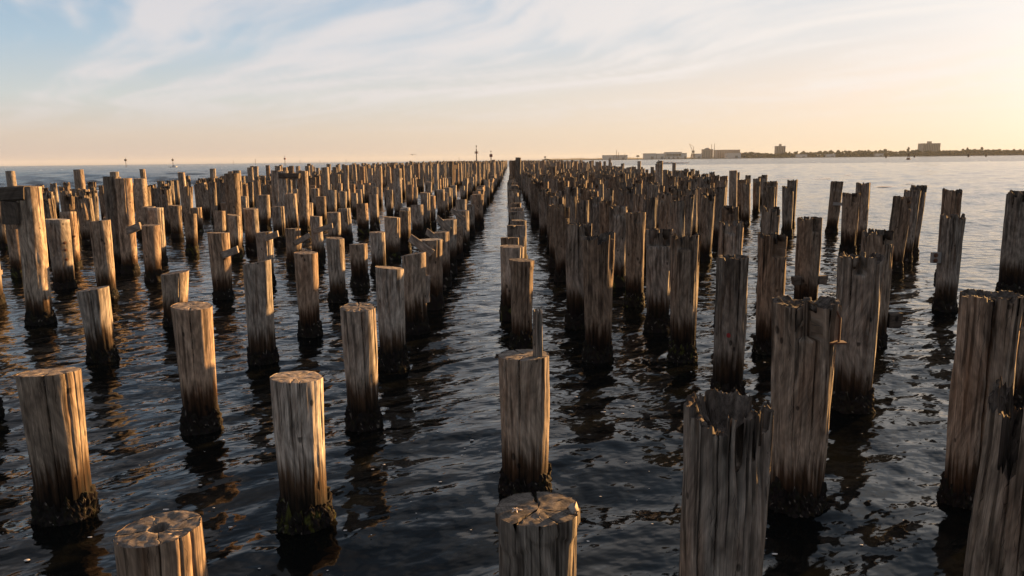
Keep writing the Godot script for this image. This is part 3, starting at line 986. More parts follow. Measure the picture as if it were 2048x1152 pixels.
func pile_fields() -> void:
	var r := RandomNumberGenerator.new()
	r.seed = 2024
	var src := {}
	var kinds := {"sawn": ["sawn_pile", 1.3, 8], "broken": ["broken_pile", 1.92, 10], "halved": ["halved_pile", 1.35, 4], "tall": ["tall_pile", 2.62, 4]}
	# shared patterns in two finenesses; the first placed pile of each is the pattern itself
	for kd in kinds:
		for lod in 2:
			var arr := []
			for v in int(kinds[kd][2]):
				var d := spec(kd, kinds[kd][1], 0.45, 300 + v * 7 + lod * 3 + kd.length() * 31, 34 if lod == 0 else 20, 26 if lod == 0 else 14)
				if v == 3 and kd == "sawn": d.cap = 0.7
				arr.append([pile_meshes(d), crust_mesh(lerpf(d.rb, d.rt, 0.05), float(v + 3), 26 if lod == 0 else 16, 10 if lod == 0 else 7, 0.28, 0.8 if v % 3 == 1 else 0.1)])
			src[kd + str(lod)] = arr
	var spots := []
	var colsx := [[-1.75, -15.6], [-3.7, -22.8], [-6.3, -24.2], [-9.1, -19.0], [-10.9, -25.6], [-13.5, -20.5], [-15.6, -22.0], [-17.3, -28.0], [-19.3, -27.5], [-21.4, -30.0], [-23.6, -33.0], [-26.0, -37.0],
		[0.15, -14.3], [1.3, -16.0], [2.6, -18.0], [4.0, -16.2], [5.85, -17.0], [7.2, -26.0], [8.7, -24.0], [10.6, -26.2], [12.3, -33.0], [14.4, -44.0], [16.5, -50.0]]
	var pool := []
	for c in colsx:
		var x: float = c[0]
		var z: float = c[1]
		var left := x < 0.0
		while z > -340.0:
			var dist := -z
			var occ := 0.93 if absf(x) < 2.0 or x > 0.0 else 0.84
			if x > 12.0: occ = 0.72
			if x < -13.0: occ = 0.97
			var px := x + r.randfn(0, 0.10)
			var pz := z + r.randfn(0, 0.14)
			if r.randf() < occ:
				var kd := "sawn"
				var h := r.randfn(1.34, 0.14)
				if x > 0.0 and x < 0.5:
					kd = "halved" if r.randf() < 0.7 else "sawn"
					h = r.randfn(1.36, 0.07)
				elif x >= 0.5 or x < -14.0:
					kd = "broken"
					h = r.randfn(1.90, 0.09)
				var pt := 0.05 if dist < 50.0 else (0.22 if dist < 75.0 else 0.5)
				if not left: pt = 0.0 if dist < 32.0 else (0.05 if dist < 80.0 else 0.30)
				if x > -14.0 and x < -8.0 and dist < 50.0: pt = 0.05
				if absf(x) < 2.5 and dist < 70.0: pt = 0.0
				if r.randf() < pt:
					kd = "tall"
					h = r.randfn(2.66, 0.14)
				spots.append([dist * dist + px * px, px, pz, kd, h, colsx.find(c), 0])
				if kd == "broken" and r.randf() < (0.35 if dist < 60.0 else 0.5):
					# a second pile driven close beside the first
					var qx := px + (0.62 + r.randf() * 0.3) * (1.0 if r.randf() < 0.5 else -1.0)
					var qz := pz + r.randfn(0, 0.5)
					if absf(qx - 0.4) > 0.7: spots.append([qz * qz + qx * qx, qx, qz, kd, h + r.randfn(0, 0.08), colsx.find(c), 1])
			z -= 2.45
	# second pile close to the first here and there, as in trestles
	spots.sort_custom(func(p, q): return p[0] < q[0])
	var count := {"sawn": 22, "broken": 28, "halved": 0, "tall": 7}
	var small := ["", "first", "second", "third", "fourth", "fifth", "sixth", "seventh", "eighth", "ninth", "tenth", "eleventh", "twelfth", "thirteenth", "fourteenth", "fifteenth", "sixteenth", "seventeenth", "eighteenth", "nineteenth"]
	var ordn := func(k: int) -> String:
		if k < 20: return small[k]
		var tens: String = ["", "", "twent", "thirt", "fort", "fift"][k / 10]
		return tens + "ieth" if k % 10 == 0 else tens + "y-" + small[k % 10]
	var looks := {"sawn": ["grey sawn pile", "pale sawn pile", "brown-footed sawn pile", "sawn pile"], "broken": ["ragged pile", "dark ragged pile", "notched pile", "splintered pile"], "halved": ["half-cut pile"], "tall": ["full-height pile"]}
	var order := []
	for i in colsx.size():
		order.append(0)
		for k in near_x:
			if absf(k - colsx[i][0]) < 0.7: order[i] += 1
	var groups := {"sawn": "low sawn piles in rows", "broken": "ragged piles in close rows", "halved": "half-cut piles in the central row", "tall": "full-height piles"}
	var rest := []
	var used := {}
	for s in spots:
		var kd: String = s[3]
		var inside: bool = absf(s[1]) < -s[2] * 0.72 + 1.0
		if not inside: continue
		if count[kd] >= 295 or s[0] > 95.0 * 95.0:
			rest.append(s)
			continue
		count[kd] += 1
		var lod := 0 if s[0] < 32.0 * 32.0 else 1
		var arr: Array = src[kd + str(lod)]
		var v := r.randi() % arr.size()
		if kd == "sawn" and v == 3 and r.randf() < 0.7: v = 5
		var o := thing(kinds[kd][0], Vector3(s[1], 0, s[2]))
		if s[6] == 0: order[s[5]] += 1
		var row: int = s[5]
		var which: String = "central row" if row == 12 else (ordn.call(row - 12) + " channel row towards the shipyard" if row > 12 else ordn.call(row + 1) + " channel row towards open sea")
		var lk: String = looks[kd][v % looks[kd].size()] if kd != "broken" else ("ragged pile" if v % 2 else "dark broken pile")
		var lab := "%s, %s from the deck in the %s" % [lk, ordn.call(order[row]), which]
		if s[6] == 1:
			lab = "%s close beside the %s pile of the %s" % [lk, ordn.call(maxi(1, order[row])), which]
			if used.has(lab): lab = lab.replace(lk, "another pile")
		used[lab] = true
		tag(o, lab, "pile", groups[kd])
		var wd := r.randf_range(0.82, 1.14)
		var turn := r.randf() * TAU if kd != "halved" else r.randfn(0, 0.15)
		if kd == "broken": turn = r.randfn(0, 0.9)
		o.rotation = Vector3(r.randfn(0, 0.022), turn, r.randfn(0, 0.024))
		var hs: float = s[4] / float(kinds[kd][1])
		o.scale = Vector3(wd, hs, wd)
		part("shaft", arr[v][0].side, m_sides[r.randi() % m_sides.size()], o)
		part("broken_top" if kd == "broken" else "sawn_top", arr[v][0].top, m_top, o)
		if lod == 0 or s[0] < 45.0 * 45.0: part("mussel_crust", arr[v][1], m_crust, o)
		if kd == "sawn" and s[1] > -2.5 and s[1] < -1.0 and s[2] > -34.0 and r.randf() < 0.8:
			var b := part("brace_stub", brace_mesh(0.5, 0.15, 0.07), board("brace1.0", 0.36, 0.31, 0.27), o, Vector3.ZERO)
			o.rotation.y = 0.0
			b.position = Vector3(0.05, 1.05, 0.23)
			b.basis = Basis(Vector3(-0.8, 0.6, 0.0).normalized(), Vector3(0.6, 0.8, 0).normalized(), Vector3(0, 0, -1))
	# the far rows, too small to tell apart
	var fm: Dictionary = pile_meshes({"h": 1.0, "rt": 0.225, "rb": 0.205, "seed": 9, "n": 14, "m": 7, "jag": 0.05, "tide": 0.26})
	var mm := MultiMesh.new()
	mm.transform_format = MultiMesh.TRANSFORM_3D
	mm.use_colors = true
	mm.mesh = fm.side
	mm.instance_count = rest.size()
	for i in rest.size():
		var s: Array = rest[i]
		var w := r.randf_range(0.9, 1.15)
		mm.set_instance_transform(i, Transform3D(Basis(Vector3.UP, r.randf() * TAU).scaled(Vector3(w, s[4], w)), Vector3(s[1], 0, s[2])))
		var t := r.randf_range(0.8, 1.05) if s[3] != "broken" else r.randf_range(0.55, 0.85)
		mm.set_instance_color(i, Color(t, t, t))
	var mi := MultiMeshInstance3D.new()
	mi.name = "distant_piles"
	mi.multimesh = mm
	mi.material_override = m_side
	add_child(mi)
	tag(mi, "mass of distant timber piles narrowing to the horizon", "piles", "", "stuff")
	print("piles ", count, " rest ", rest.size())

# ------------------------------------------------------------------ far shore and sea marks
func at_px(px: float, dist: float) -> float:
	return (px - 1021.0) / 1500.0 * dist * 0.986

func shore() -> void:
	var D := 2200.0
	var S := D / 1500.0          # metres to one pixel of the photograph
	var r := RandomNumberGenerator.new()
	r.seed = 77
	# land: a low bank
	var pos := PackedVector3Array()
	var xs := 120
	var prof := [[0.0, -1.0], [6.0, 1.6], [60.0, 3.0], [400.0, 6.0], [900.0, 2.0]]
	for j in prof.size():
		for i in xs + 1:
			var x := lerpf(at_px(1110, D), at_px(2700, D), float(i) / xs)
			var bay := 40.0 * nz.get_noise_1d(x * 0.004) + (500.0 if x < at_px(1180, D) else 0.0)
			var hh: float = prof[j][1] * (1.0 + 0.4 * nz.get_noise_2d(x * 0.01, j * 9.0))
			pos.append(Vector3(x, hh, -D - bay * 0.3 - prof[j][0]))
	var land := part("land", grid_mesh(pos, PackedColorArray(), PackedVector2Array(), xs + 1, prof.size()), plain("land", 0.10, 0.085, 0.06), self)
	tag(land, "low far shore across the water", "land", "", "structure")
	# wooded suburb: one mass of crowns
	var st := st_new()
	var ico := []
	for k in 2: ico.append(null)
	var sph := SphereMesh.new()
	sph.radius = 1.0
	sph.height = 2.0
	sph.radial_segments = 7
	sph.rings = 4
	var mm := MultiMesh.new()
	mm.transform_format = MultiMesh.TRANSFORM_3D
	mm.use_colors = true
	mm.mesh = clump_mesh(3)
	var tr := []
	for i in 4200:
		var px := r.randf_range(1480, 2480)
		if px < 1700 and r.randf() < 0.2: continue
		var back := r.randf_range(14.0, 120.0)
		var x := at_px(px, D + back)
		var ridge := 11.5 + 4.0 * nz.get_noise_1d(x * 0.012) + 3.0 * nz.get_noise_1d(x * 0.045)
		if px < 1560: ridge *= 0.8
		var y := r.randf() * ridge * 1.2
		var s := r.randf_range(1.6, 3.6)
		tr.append([Vector3(x, y + 1.5, -D - back), s])
	mm.instance_count = tr.size()
	for i in tr.size():
		var s: float = tr[i][1]
		mm.set_instance_transform(i, Transform3D(Basis(Vector3.UP, r.randf() * TAU).scaled(Vector3(s * 1.3, s, s * 1.3)), tr[i][0]))
		var t := r.randf_range(0.7, 1.2)
		mm.set_instance_color(i, Color(0.11 * t, 0.10 * t, 0.055 * t))
	var mi := MultiMeshInstance3D.new()
	mi.name = "treeline"
	mi.multimesh = mm
	var lm := StandardMaterial3D.new()
	lm.vertex_color_use_as_albedo = true
	lm.roughness = 0.9
	mi.material_override = lm
	add_child(mi)
	tag(mi, "far wooded shoreline of merged dark tree crowns", "trees", "", "stuff")
	# single trees above the line
	var trees := [[1772, 20, 0, "tree with a small crown on a thin trunk behind the channel post"], [1818, 22, 1, "broad tree rising behind the conical buoy"], [1880, 13, 1, "tree crown against the end of the wide slab tower"], [1937, 22, 2, "palm-like tree with a bare trunk on the far shore"], [1966, 23, 1, "highest tree of the far shore beyond the palm-like one"], [2030, 14, 1, "broad tree at the far end of the wooded shore"], [1276, 9, 1, "small tree between the shipyard sheds"], [1700, 13, 1, "broad tree midway between the two apartment towers"], [1640, 11, 1, "low spreading tree beside the long white house"], [1830, 14, 1, "tree between the conical buoy and the wide slab tower"]]
	for t in trees:
		var o := thing("shore_tree", Vector3(at_px(t[0], D), 2.0, -D - 8.0))
		var ht: float = t[1]
		st = st_new()
		add_tube(st, Vector3(0, -1.5, 0), Vector3(0, ht * 0.8, 0), 0.5, 0.25, 6)
		for k in 3: add_tube(st, Vector3(0, ht * (0.45 + 0.1 * k), 0), Vector3(cos(k * 2.2) * 2.5, ht * (0.7 + 0.08 * k), sin(k * 2.2) * 2.5), 0.25, 0.1, 5)
		part("trunk", done(st), plain("bark", 0.09, 0.07, 0.05), o)
		st = st_new()
		var cm := clump_mesh(5)
		for k in (7 if t[2] == 2 else 12):
			var a := r.randf() * TAU
			var q := r.randf() * (2.6 if t[2] == 2 else 3.6)
			var s := r.randf_range(1.2, 2.4)
			st.append_from(cm, 0, Transform3D(Basis(Vector3.UP, a).scaled(Vector3(s * 1.2, s * 0.8, s * 1.2)), Vector3(cos(a) * q, ht * 0.86 + r.randfn(0, ht * 0.09), sin(a) * q)))
		part("crown", st.commit(), plain("shorefoliage", 0.09, 0.083, 0.045), o)
		tag(o, t[3], "tree", "trees on the far shore")
	# sheds, blocks and towers: px0, px1, height px, style, label
	var B := [
		[1205, 1226, 7.0, "shed", "pale flat-roofed shed at the end of the far shipyard"],
		[1227, 1254, 7.0, "shed", "shed with a stepped end and ship masts rising behind it"],
		[1287, 1311, 9.5, "shed", "cream block-shaped shed beside trees on the far shore"],
		[1312, 1328, 9.0, "shed", "plain grey shed between two larger pale ones"],
		[1330, 1362, 11.5, "hall", "big shipyard hall with a dark band of openings"],
		[1362, 1372, 9.5, "shed", "narrow annex joined to the big shipyard hall"],
		[1384, 1402, 8.0, "shed", "low shed under the portal crane"],
		[1404, 1424, 16.0, "dome", "stepped brown building with a rounded roof hump"],
		[1432, 1478, 15.0, "flats", "long brown flat block beyond the lattice masts"],
		[1452, 1480, 9.0, "shed", "gable shed in front of the long brown block"],
		[1484, 1515, 9.0, "flats", "low brown terrace beside the tree belt"],
		[1550, 1568, 21.0, "tower", "short apartment tower with a lift house on its roof"],
		[1842, 1876, 23.0, "tower", "wide slab apartment tower above the trees"],
		[1590, 1612, 5.0, "shed", "white boat shed on the far waterfront"],
		[1650, 1668, 5.0, "shed", "long low white house at the water's edge"],
		[1748, 1764, 5.0, "shed", "pale low house half hidden in shore trees"],
	]
	for b in B:
		var far_off: float = D + (80.0 if b[3] in ["tower", "flats"] else 18.0)
		var x0 := at_px(b[0], far_off)
		var x1 := at_px(b[1], far_off)
		var ht: float = b[2] * S * 1.05 + 2.0
		var w := x1 - x0
		var dep := clampf(w * 0.6, 12.0, 40.0)
		var zz := -far_off - dep * 0.5 + 8.0
		var o := thing({"shed": "waterfront_shed", "hall": "shipyard_hall", "dome": "domed_building", "flats": "flat_block", "tower": "apartment_tower"}[b[3]], Vector3((x0 + x1) * 0.5, 0, zz))
		tag(o, b[4], "building", "buildings on the far shore")
		var wallm := plain("wallpale", 0.60, 0.55, 0.50) if b[3] in ["shed", "hall"] else plain("wallbrown", 0.42, 0.34, 0.28)
		if b[3] == "hall":
			# front wall of plinth, lintel and piers, the workshop behind left open
			part("wall", boxmesh(Vector3(w, ht, 1.0), Vector3(0, ht * 0.5, -dep * 0.5 + 0.5)), wallm, o)
			for sx in [-1, 1]: part("wall", boxmesh(Vector3(1.0, ht, dep - 2.0), Vector3(sx * (w * 0.5 - 0.5), ht * 0.5, 0)), wallm, o)
			part("plinth", boxmesh(Vector3(w, ht * 0.44, 1.0), Vector3(0, ht * 0.22, dep * 0.5 - 0.5)), wallm, o)
			part("lintel", boxmesh(Vector3(w, ht * 0.24, 1.0), Vector3(0, ht * 0.88, dep * 0.5 - 0.5)), wallm, o)
			for k in 6: part("pier", boxmesh(Vector3(w * 0.05, ht * 0.32, 0.9), Vector3(-w * 0.475 + k * w * 0.19, ht * 0.6, dep * 0.5 - 0.5)), wallm, o)
		else:
			part("wall", boxmesh(Vector3(w, ht, dep), Vector3(0, ht * 0.5, 0)), wallm, o)
		part("roof", boxmesh(Vector3(w + 1.0, 0.9, dep + 1.0), Vector3(0, ht + 0.45, 0)), plain("roofgrey", 0.26, 0.23, 0.21), o)
		var zf := dep * 0.5
		if b[3] == "tower":
			part("lift_house", boxmesh(Vector3(w * 0.2, 6.0, 8.0), Vector3(0, ht + 3.9, 0)), wallm, o)
			var bays := int(w / 5.0)
			var floors := int(ht / 3.4)
			for k in bays:
				var bx := -w * 0.5 + (k + 0.5) * w / bays
				part("window_bay", boxmesh(Vector3(w / bays * 0.55, ht - 3.0, 0.4), Vector3(bx, ht * 0.5, zf + 0.1)), plain("bayglass", 0.10, 0.085, 0.075, 0.4), o)
			for k in range(1, floors):
				part("floor_band", boxmesh(Vector3(w - 0.4, 0.9, 0.7), Vector3(0, k * 3.4, zf + 0.2)), wallm, o)
		elif b[3] == "flats" or b[3] == "dome":
			for fy in range(1, int(ht / 4.0)):
				for k in int(w / 7.0):
					part("window", boxmesh(Vector3(3.0, 1.9, 0.4), Vector3(-w * 0.5 + 4.0 + k * 7.0, fy * 4.0, zf + 0.1)), plain("bayglass", 0.10, 0.085, 0.075, 0.4), o)
			if b[3] == "dome":
				var sp := SphereMesh.new()
				sp.radius = w * 0.3
				sp.height = w * 0.36
				sp.radial_segments = 16
				sp.rings = 8
				part("roof_hump", sp, plain("wallbrown", 0.42, 0.34, 0.28), o, Vector3(0, ht, 0))
		elif b[3] == "hall":
			for k in 3:
				part("door", boxmesh(Vector3(w * 0.12, ht * 0.32, 0.5), Vector3(-w * 0.3 + k * w * 0.28, ht * 0.17, zf + 0.1)), plain("doorgrey", 0.22, 0.2, 0.18), o)
		else:
			part("door", boxmesh(Vector3(minf(8.0, w * 0.3), ht * 0.5, 0.5), Vector3(w * 0.18, ht * 0.26, zf + 0.1)), plain("doorgrey", 0.22, 0.2, 0.18), o)
	# portal crane
	var cr := thing("portal_crane", Vector3(at_px(1386, D), 1.5, -D - 4.0))
	tag(cr, "portal crane with a raised jib in the far shipyard", "crane", "")
	var cm2 := plain("crane", 0.30, 0.23, 0.16)
	for sx in [-1, 1]:
		for sz in [-1, 1]:
			st = st_new()
			add_tube(st, Vector3(sx * 6.0, 0, sz * 5.0), Vector3(sx * 2.2, 17, sz * 2.0), 0.8, 0.7, 6)
			part("leg", done(st), cm2, cr)
	part("cab", boxmesh(Vector3(7, 6, 6), Vector3(0.6, 19.5, 0)), cm2, cr)
	st = st_new()
	for s in [-0.8, 0.8]:
		add_tube(st, Vector3(-1, 22, s), Vector3(-11, 42, s * 0.3), 0.55, 0.4, 6)
		add_tube(st, Vector3(2, 22, s), Vector3(1.0, 34, s * 0.3), 0.6, 0.5, 6)
	add_tube(st, Vector3(1, 34, 0), Vector3(-11, 42, 0), 0.3, 0.3, 6)
	for k in 6: add_tube(st, Vector3(-1 - k * 1.7, 22 + k * 3.3, -0.7), Vector3(-2.2 - k * 1.7, 24.4 + k * 3.3, 0.7), 0.25, 0.25, 5)
	part("jib", done(st), cm2, cr)
	for q in [[1423, 41.0, "tall lattice mast beside the brown flat block"], [1429, 43.0, "taller of the lattice masts beside the brown block"], [1233, 27.0, "ship mast standing behind the far shed"], [1237, 21.0, "shorter mast standing behind the far shed"], [1250, 17.0, "thin mast near the stepped shed end"]]:
		var o := thing("lattice_mast", Vector3(at_px(q[0], D), 1.0, -D - 5.0))
		tag(o, q[2], "mast", "masts of the shipyard")
		var hh: float = q[1]
		for k in 3:
			st = st_new()
			var a := TAU * k / 3
			add_tube(st, Vector3(cos(a) * 1.5, 0, sin(a) * 1.5), Vector3(cos(a) * 0.3, hh, sin(a) * 0.3), 0.35, 0.25, 5)
			part("leg", done(st), cm2, o)
		st = st_new()
		for k in 9:
			var y := hh * (k + 0.5) / 9.5
			add_tube(st, Vector3(-1.3 * (1 - y / hh), y, 0), Vector3(1.3 * (1 - y / hh), y + hh / 12.0, 0), 0.22, 0.22, 5)
		part("bracing", done(st), cm2, o)
	# breakwater end with a small beacon hut
	var bo := thing("breakwater_beacon", Vector3(at_px(1090, 2600.0), 0, -2600))
	tag(bo, "small beacon hut on the end of the far breakwater", "beacon", "")
	part("base", boxmesh(Vector3(60, 3.0, 12), Vector3(20, 1.5, 0)), plain("rock", 0.14, 0.12, 0.1), bo)
	part("leg", boxmesh(Vector3(2.4, 8, 2.4), Vector3(0, 7, 0)), plain("rock", 0.14, 0.12, 0.1), bo)
	part("hut", boxmesh(Vector3(7, 4, 6), Vector3(0, 12, 0)), plain("hut", 0.2, 0.17, 0.15), bo)

func clump_mesh(sd: int) -> ArrayMesh:
	# a loose ball of leaf-sized faces
	var r := RandomNumberGenerator.new()
	r.seed = sd
	var st := st_new()
	st.set_smooth_group(-1)
	for k in 60:
		var d := Vector3(r.randfn(), r.randfn(), r.randfn()).normalized() * r.randf_range(0.45, 1.0)
		var u := Vector3(r.randfn(), r.randfn(), r.randfn()).normalized() * 0.42
		var v := u.cross(d).normalized() * 0.34
		for w in [d - u, d + v, d + u, d - u, d + u, d - v]: st.add_vertex(w)
	return done(st)

func sea_marks() -> void:
	var dark := plain("markdark", 0.06, 0.05, 0.05)
	var red := plain("markred", 0.20, 0.05, 0.04)
	# px, distance, height, top style, label
	var M := [
		[252, 900.0, 9.0, 1, "slim sea mark with a dark drum top, alone on open water"],
		[346, 1000.0, 9.0, 1, "sea mark with a dark drum beside a small boat"],
		[570, 800.0, 8.5, 2, "sea mark with a reddish square board and lamp"],
		[953, 420.0, 9.6, 3, "tall sea mark with a square platform and lamp"],
		[982, 480.0, 7.4, 2, "shorter sea mark with a boxy reddish top"],
		[467, 1500.0, 8.0, 0, "thin plain pole mark on the horizon"],
		[511, 1300.0, 10.0, 0, "thin plain pole mark on the horizon"],
		[600, 1500.0, 8.0, 0, "thin plain pole mark on the horizon"],
		[640, 1500.0, 8.0, 0, "thin plain pole mark on the horizon"],
		[692, 1500.0, 8.0, 0, "thin plain pole mark on the horizon"],
		[918, 1500.0, 10.0, 0, "thin plain pole mark on the horizon"],
		[1772, 1100.0, 12.0, 0, "tall channel post before the small-crowned shore tree"],
		[1829, 1200.0, 5.0, 0, "short channel post close to the conical buoy"],
		[1937, 1000.0, 11.0, 0, "tall channel post before the palm-like shore tree"],
		[1972, 1100.0, 6.0, 0, "short channel post before the highest shore tree"],
	]
	for q in M:
		var D: float = q[1]
		var right: bool = q[0] > 1100
		var o := thing("channel_post" if right else ("pole_mark" if q[3] == 0 else "sea_mark"), Vector3(at_px(q[0], D), -0.5, -D))
		tag(o, q[4], "sea mark", "channel posts" if right else ("pole marks on the horizon" if q[3] == 0 else "lit sea marks"))
		var h: float = q[2]
		var st := st_new()
		add_tube(st, Vector3.ZERO, Vector3(0, h, 0), 0.35 if q[3] != 0 else 0.28, 0.25, 7)
		part("pole", done(st), dark, o)
		if right:
			st = st_new()
			add_tube(st, Vector3.ZERO, Vector3(0, 4.2, 0), 1.2, 1.1, 9)
			part("base", done(st), dark, o)
		if q[3] == 1:
			st = st_new()
			add_tube(st, Vector3(0, h - 1.8, 0), Vector3(0, h + 0.6, 0), 1.3, 1.3, 9)
			part("drum", done(st), dark, o)
		elif q[3] == 2:
			part("board", boxmesh(Vector3(1.9, 1.7, 0.9), Vector3(0, h - 1.0, 0)), red, o)
		elif q[3] == 3:
			part("platform", boxmesh(Vector3(1.9, 0.16, 1.6), Vector3(0, h - 2.3, 0)), dark, o)
			st = st_new()
			for a in [-0.9, 0.9]:
				for b in [-0.75, 0.75]: add_tube(st, Vector3(a, h - 2.3, b), Vector3(a, h - 1.2, b), 0.06, 0.06, 5)
			for a in [-0.75, 0.75]: add_tube(st, Vector3(-0.9, h - 1.2, a), Vector3(0.9, h - 1.2, a), 0.06, 0.06, 5)
			part("railing", done(st), dark, o)
			part("board", boxmesh(Vector3(1.2, 0.8, 0.5), Vector3(0, h - 1.8, 0)), red, o)
		if q[3] != 0:
			st = st_new()
			add_tube(st, Vector3(0, h, 0), Vector3(0, h + 1.3, 0), 0.12, 0.1, 6)
			add_tube(st, Vector3(0, h + 1.3, 0), Vector3(0, h + 2.0, 0), 0.34, 0.30, 8)
			part("lamp", done(st), dark, o)
	# buoy
	var D := 560.0
	var bu := thing("channel_buoy", Vector3(at_px(1817, D), 0, -D))
	tag(bu, "dark conical buoy with a skeleton tower floating off the far shore", "buoy", "")
	var st := st_new()
	add_tube(st, Vector3(0, -0.5, 0), Vector3(0, 0.9, 0), 1.5, 1.3, 14)
	add_tube(st, Vector3(0, 0.9, 0), Vector3(0, 1.2, 0), 1.3, 0.5, 14)
	part("float", done(st), plain("buoy", 0.16, 0.07, 0.04), bu)
	st = st_new()
	for k in 4: add_tube(st, Vector3(cos(k * PI / 2) * 0.8, 0.9, sin(k * PI / 2) * 0.8), Vector3(cos(k * PI / 2) * 0.25, 3.8, sin(k * PI / 2) * 0.25), 0.12, 0.09, 5)
	part("tower", done(st), plain("buoy", 0.16, 0.07, 0.04), bu)
	st = st_new()
	add_tube(st, Vector3(0, 3.7, 0), Vector3(0, 4.6, 0), 0.4, 0.2, 8)
	part("lamp", done(st), dark, bu)
	# small boat far out
	var bt := thing("motor_boat", Vector3(at_px(346, 620.0), 0, -620), 0.6)
	tag(bt, "small white motor boat near the drum-topped sea mark", "boat", "")
	part("hull", hull_mesh(6.0, 1.9, 0.9), plain("boatwhite", 0.7, 0.7, 0.68, 0.4), bt)
	part("cabin", boxmesh(Vector3(1.6, 1.1, 1.3), Vector3(0.2, 1.35, 0)), plain("boatcabin", 0.5, 0.5, 0.5, 0.4), bt)
	# jet ski and rider
	D = 430.0
	var js := thing("jet_ski", Vector3(at_px(1318, D), 0.15, -D), 0.25)
	js.rotation.z = -0.1
	tag(js, "dark jet ski throwing spray on the open water", "jet ski", "")
	part("hull", hull_mesh(3.2, 1.1, 0.75), plain("jetdark", 0.05, 0.05, 0.055, 0.4), js)
	part("seat", boxmesh(Vector3(1.4, 0.35, 0.4), Vector3(-0.4, 0.85, 0)), plain("jetseat", 0.03, 0.03, 0.03), js)
	part("handlebar", boxmesh(Vector3(0.2, 0.12, 0.8), Vector3(0.55, 1.15, 0)), plain("jetseat", 0.03, 0.03, 0.03), js)
	var pe := thing("person", Vector3(at_px(1318, D) - 0.3, 0.2, -D), 0.25)
	tag(pe, "rider in dark wetsuit leaning forward on the jet ski", "person", "")
	part("body", rider_mesh(), plain("wetsuit", 0.035, 0.035, 0.04), pe)
	# spray behind it
	var mm := MultiMesh.new()
	mm.transform_format = MultiMesh.TRANSFORM_3D
	mm.mesh = clump_mesh(9)
	var r := RandomNumberGenerator.new()
	r.seed = 12
	mm.instance_count = 260
	for i in 260:
		var t := r.randf()
		var s := r.randf_range(0.10, 0.38) * (1.0 - 0.4 * t)
		mm.set_instance_transform(i, Transform3D(Basis.IDENTITY.scaled(Vector3(s * 1.6, s * 0.8, s)), Vector3(at_px(1318, D) + 2.0 + t * 15.0, 0.15 + absf(r.randfn(0, 0.35)) * (1.0 - t * 0.6), -D + r.randfn(0, 0.8))))
	var mi := MultiMeshInstance3D.new()
	mi.name = "spray"
	mi.multimesh = mm
	mi.material_override = plain("foam", 0.82, 0.80, 0.78, 0.7)
	add_child(mi)
	tag(mi, "white spray and wake thrown up behind the jet ski", "spray", "", "stuff")
	# gulls
	for q in [[826, 309, 160.0, 1.1, "gull gliding low over the piles with wings spread", 0.3], [1276, 322, 120.0, 0.55, "small bird flying over the ragged pile tops", -0.4]]:
		var dd: float = q[2]
		var y: float = 3.0 + (319.0 - 0.0112 * (q[0] - 1024.0) - q[1]) / 1500.0 * dd
		var o := thing("gull", Vector3(at_px(q[0], dd), y, -dd), q[5])
		tag(o, q[4], "bird", "")
		var w: float = q[3]
		st = st_new()
		for sx in [-1, 1]:
			var pr := [Vector3(0, 0, 0.08), Vector3(sx * 0.38, 0.13, 0.04), Vector3(sx * 0.8, 0.02, -0.06), Vector3(sx * 0.4, 0.10, -0.12), Vector3(0, -0.02, -0.1)]
			for f in [[0, 1, 4], [1, 3, 4], [1, 2, 3]]:
				for v in f: st.add_vertex(pr[v] * w)
				for v in [f[2], f[1], f[0]]: st.add_vertex((pr[v] - Vector3(0, 0.02, 0)) * w)
		add_tube(st, Vector3(0, 0, 0.3) * w, Vector3(0, 0, 0) * w, 0.05 * w, 0.10 * w, 8)
		add_tube(st, Vector3(0, 0, 0) * w, Vector3(0, 0.0, -0.3) * w, 0.10 * w, 0.03 * w, 8)
		part("body", done(st), plain("gull", 0.2, 0.18, 0.17), o)

func hull_mesh(l: float, w: float, h: float) -> ArrayMesh:
	var st := st_new()
	var n := 10
	var rows := []
	for i in n + 1:
		var t := float(i) / n
		var b := w * 0.5 * sqrt(maxf(0.0, 1.0 - pow(maxf(0.0, (t - 0.45) / 0.55), 2.0))) + 0.01
		var x := (t - 0.5) * l
		var sh := h * (0.85 + 0.35 * t * t)
		rows.append([Vector3(x, sh, -b), Vector3(x, sh * 0.35, -b * 0.85), Vector3(x, -h * 0.25, 0), Vector3(x, sh * 0.35, b * 0.85), Vector3(x, sh, b)])
	for i in n:
		for k in 4: quad(st, rows[i][k], rows[i + 1][k], rows[i + 1][k + 1], rows[i][k + 1])
		quad(st, rows[i][4], rows[i + 1][4], rows[i + 1][0], rows[i][0])
	for k in 3:
		for v in [rows[0][0], rows[0][k + 1], rows[0][k + 2]]: st.add_vertex(v)
	return done(st)

func capsule_d(p: Vector3, a: Vector3, b: Vector3, ra: float, rb: float) -> float:
	var ab := b - a
	var t := clampf((p - a).dot(ab) / ab.length_squared(), 0, 1)
	return (p - a - ab * t).length() - lerpf(ra, rb, t)

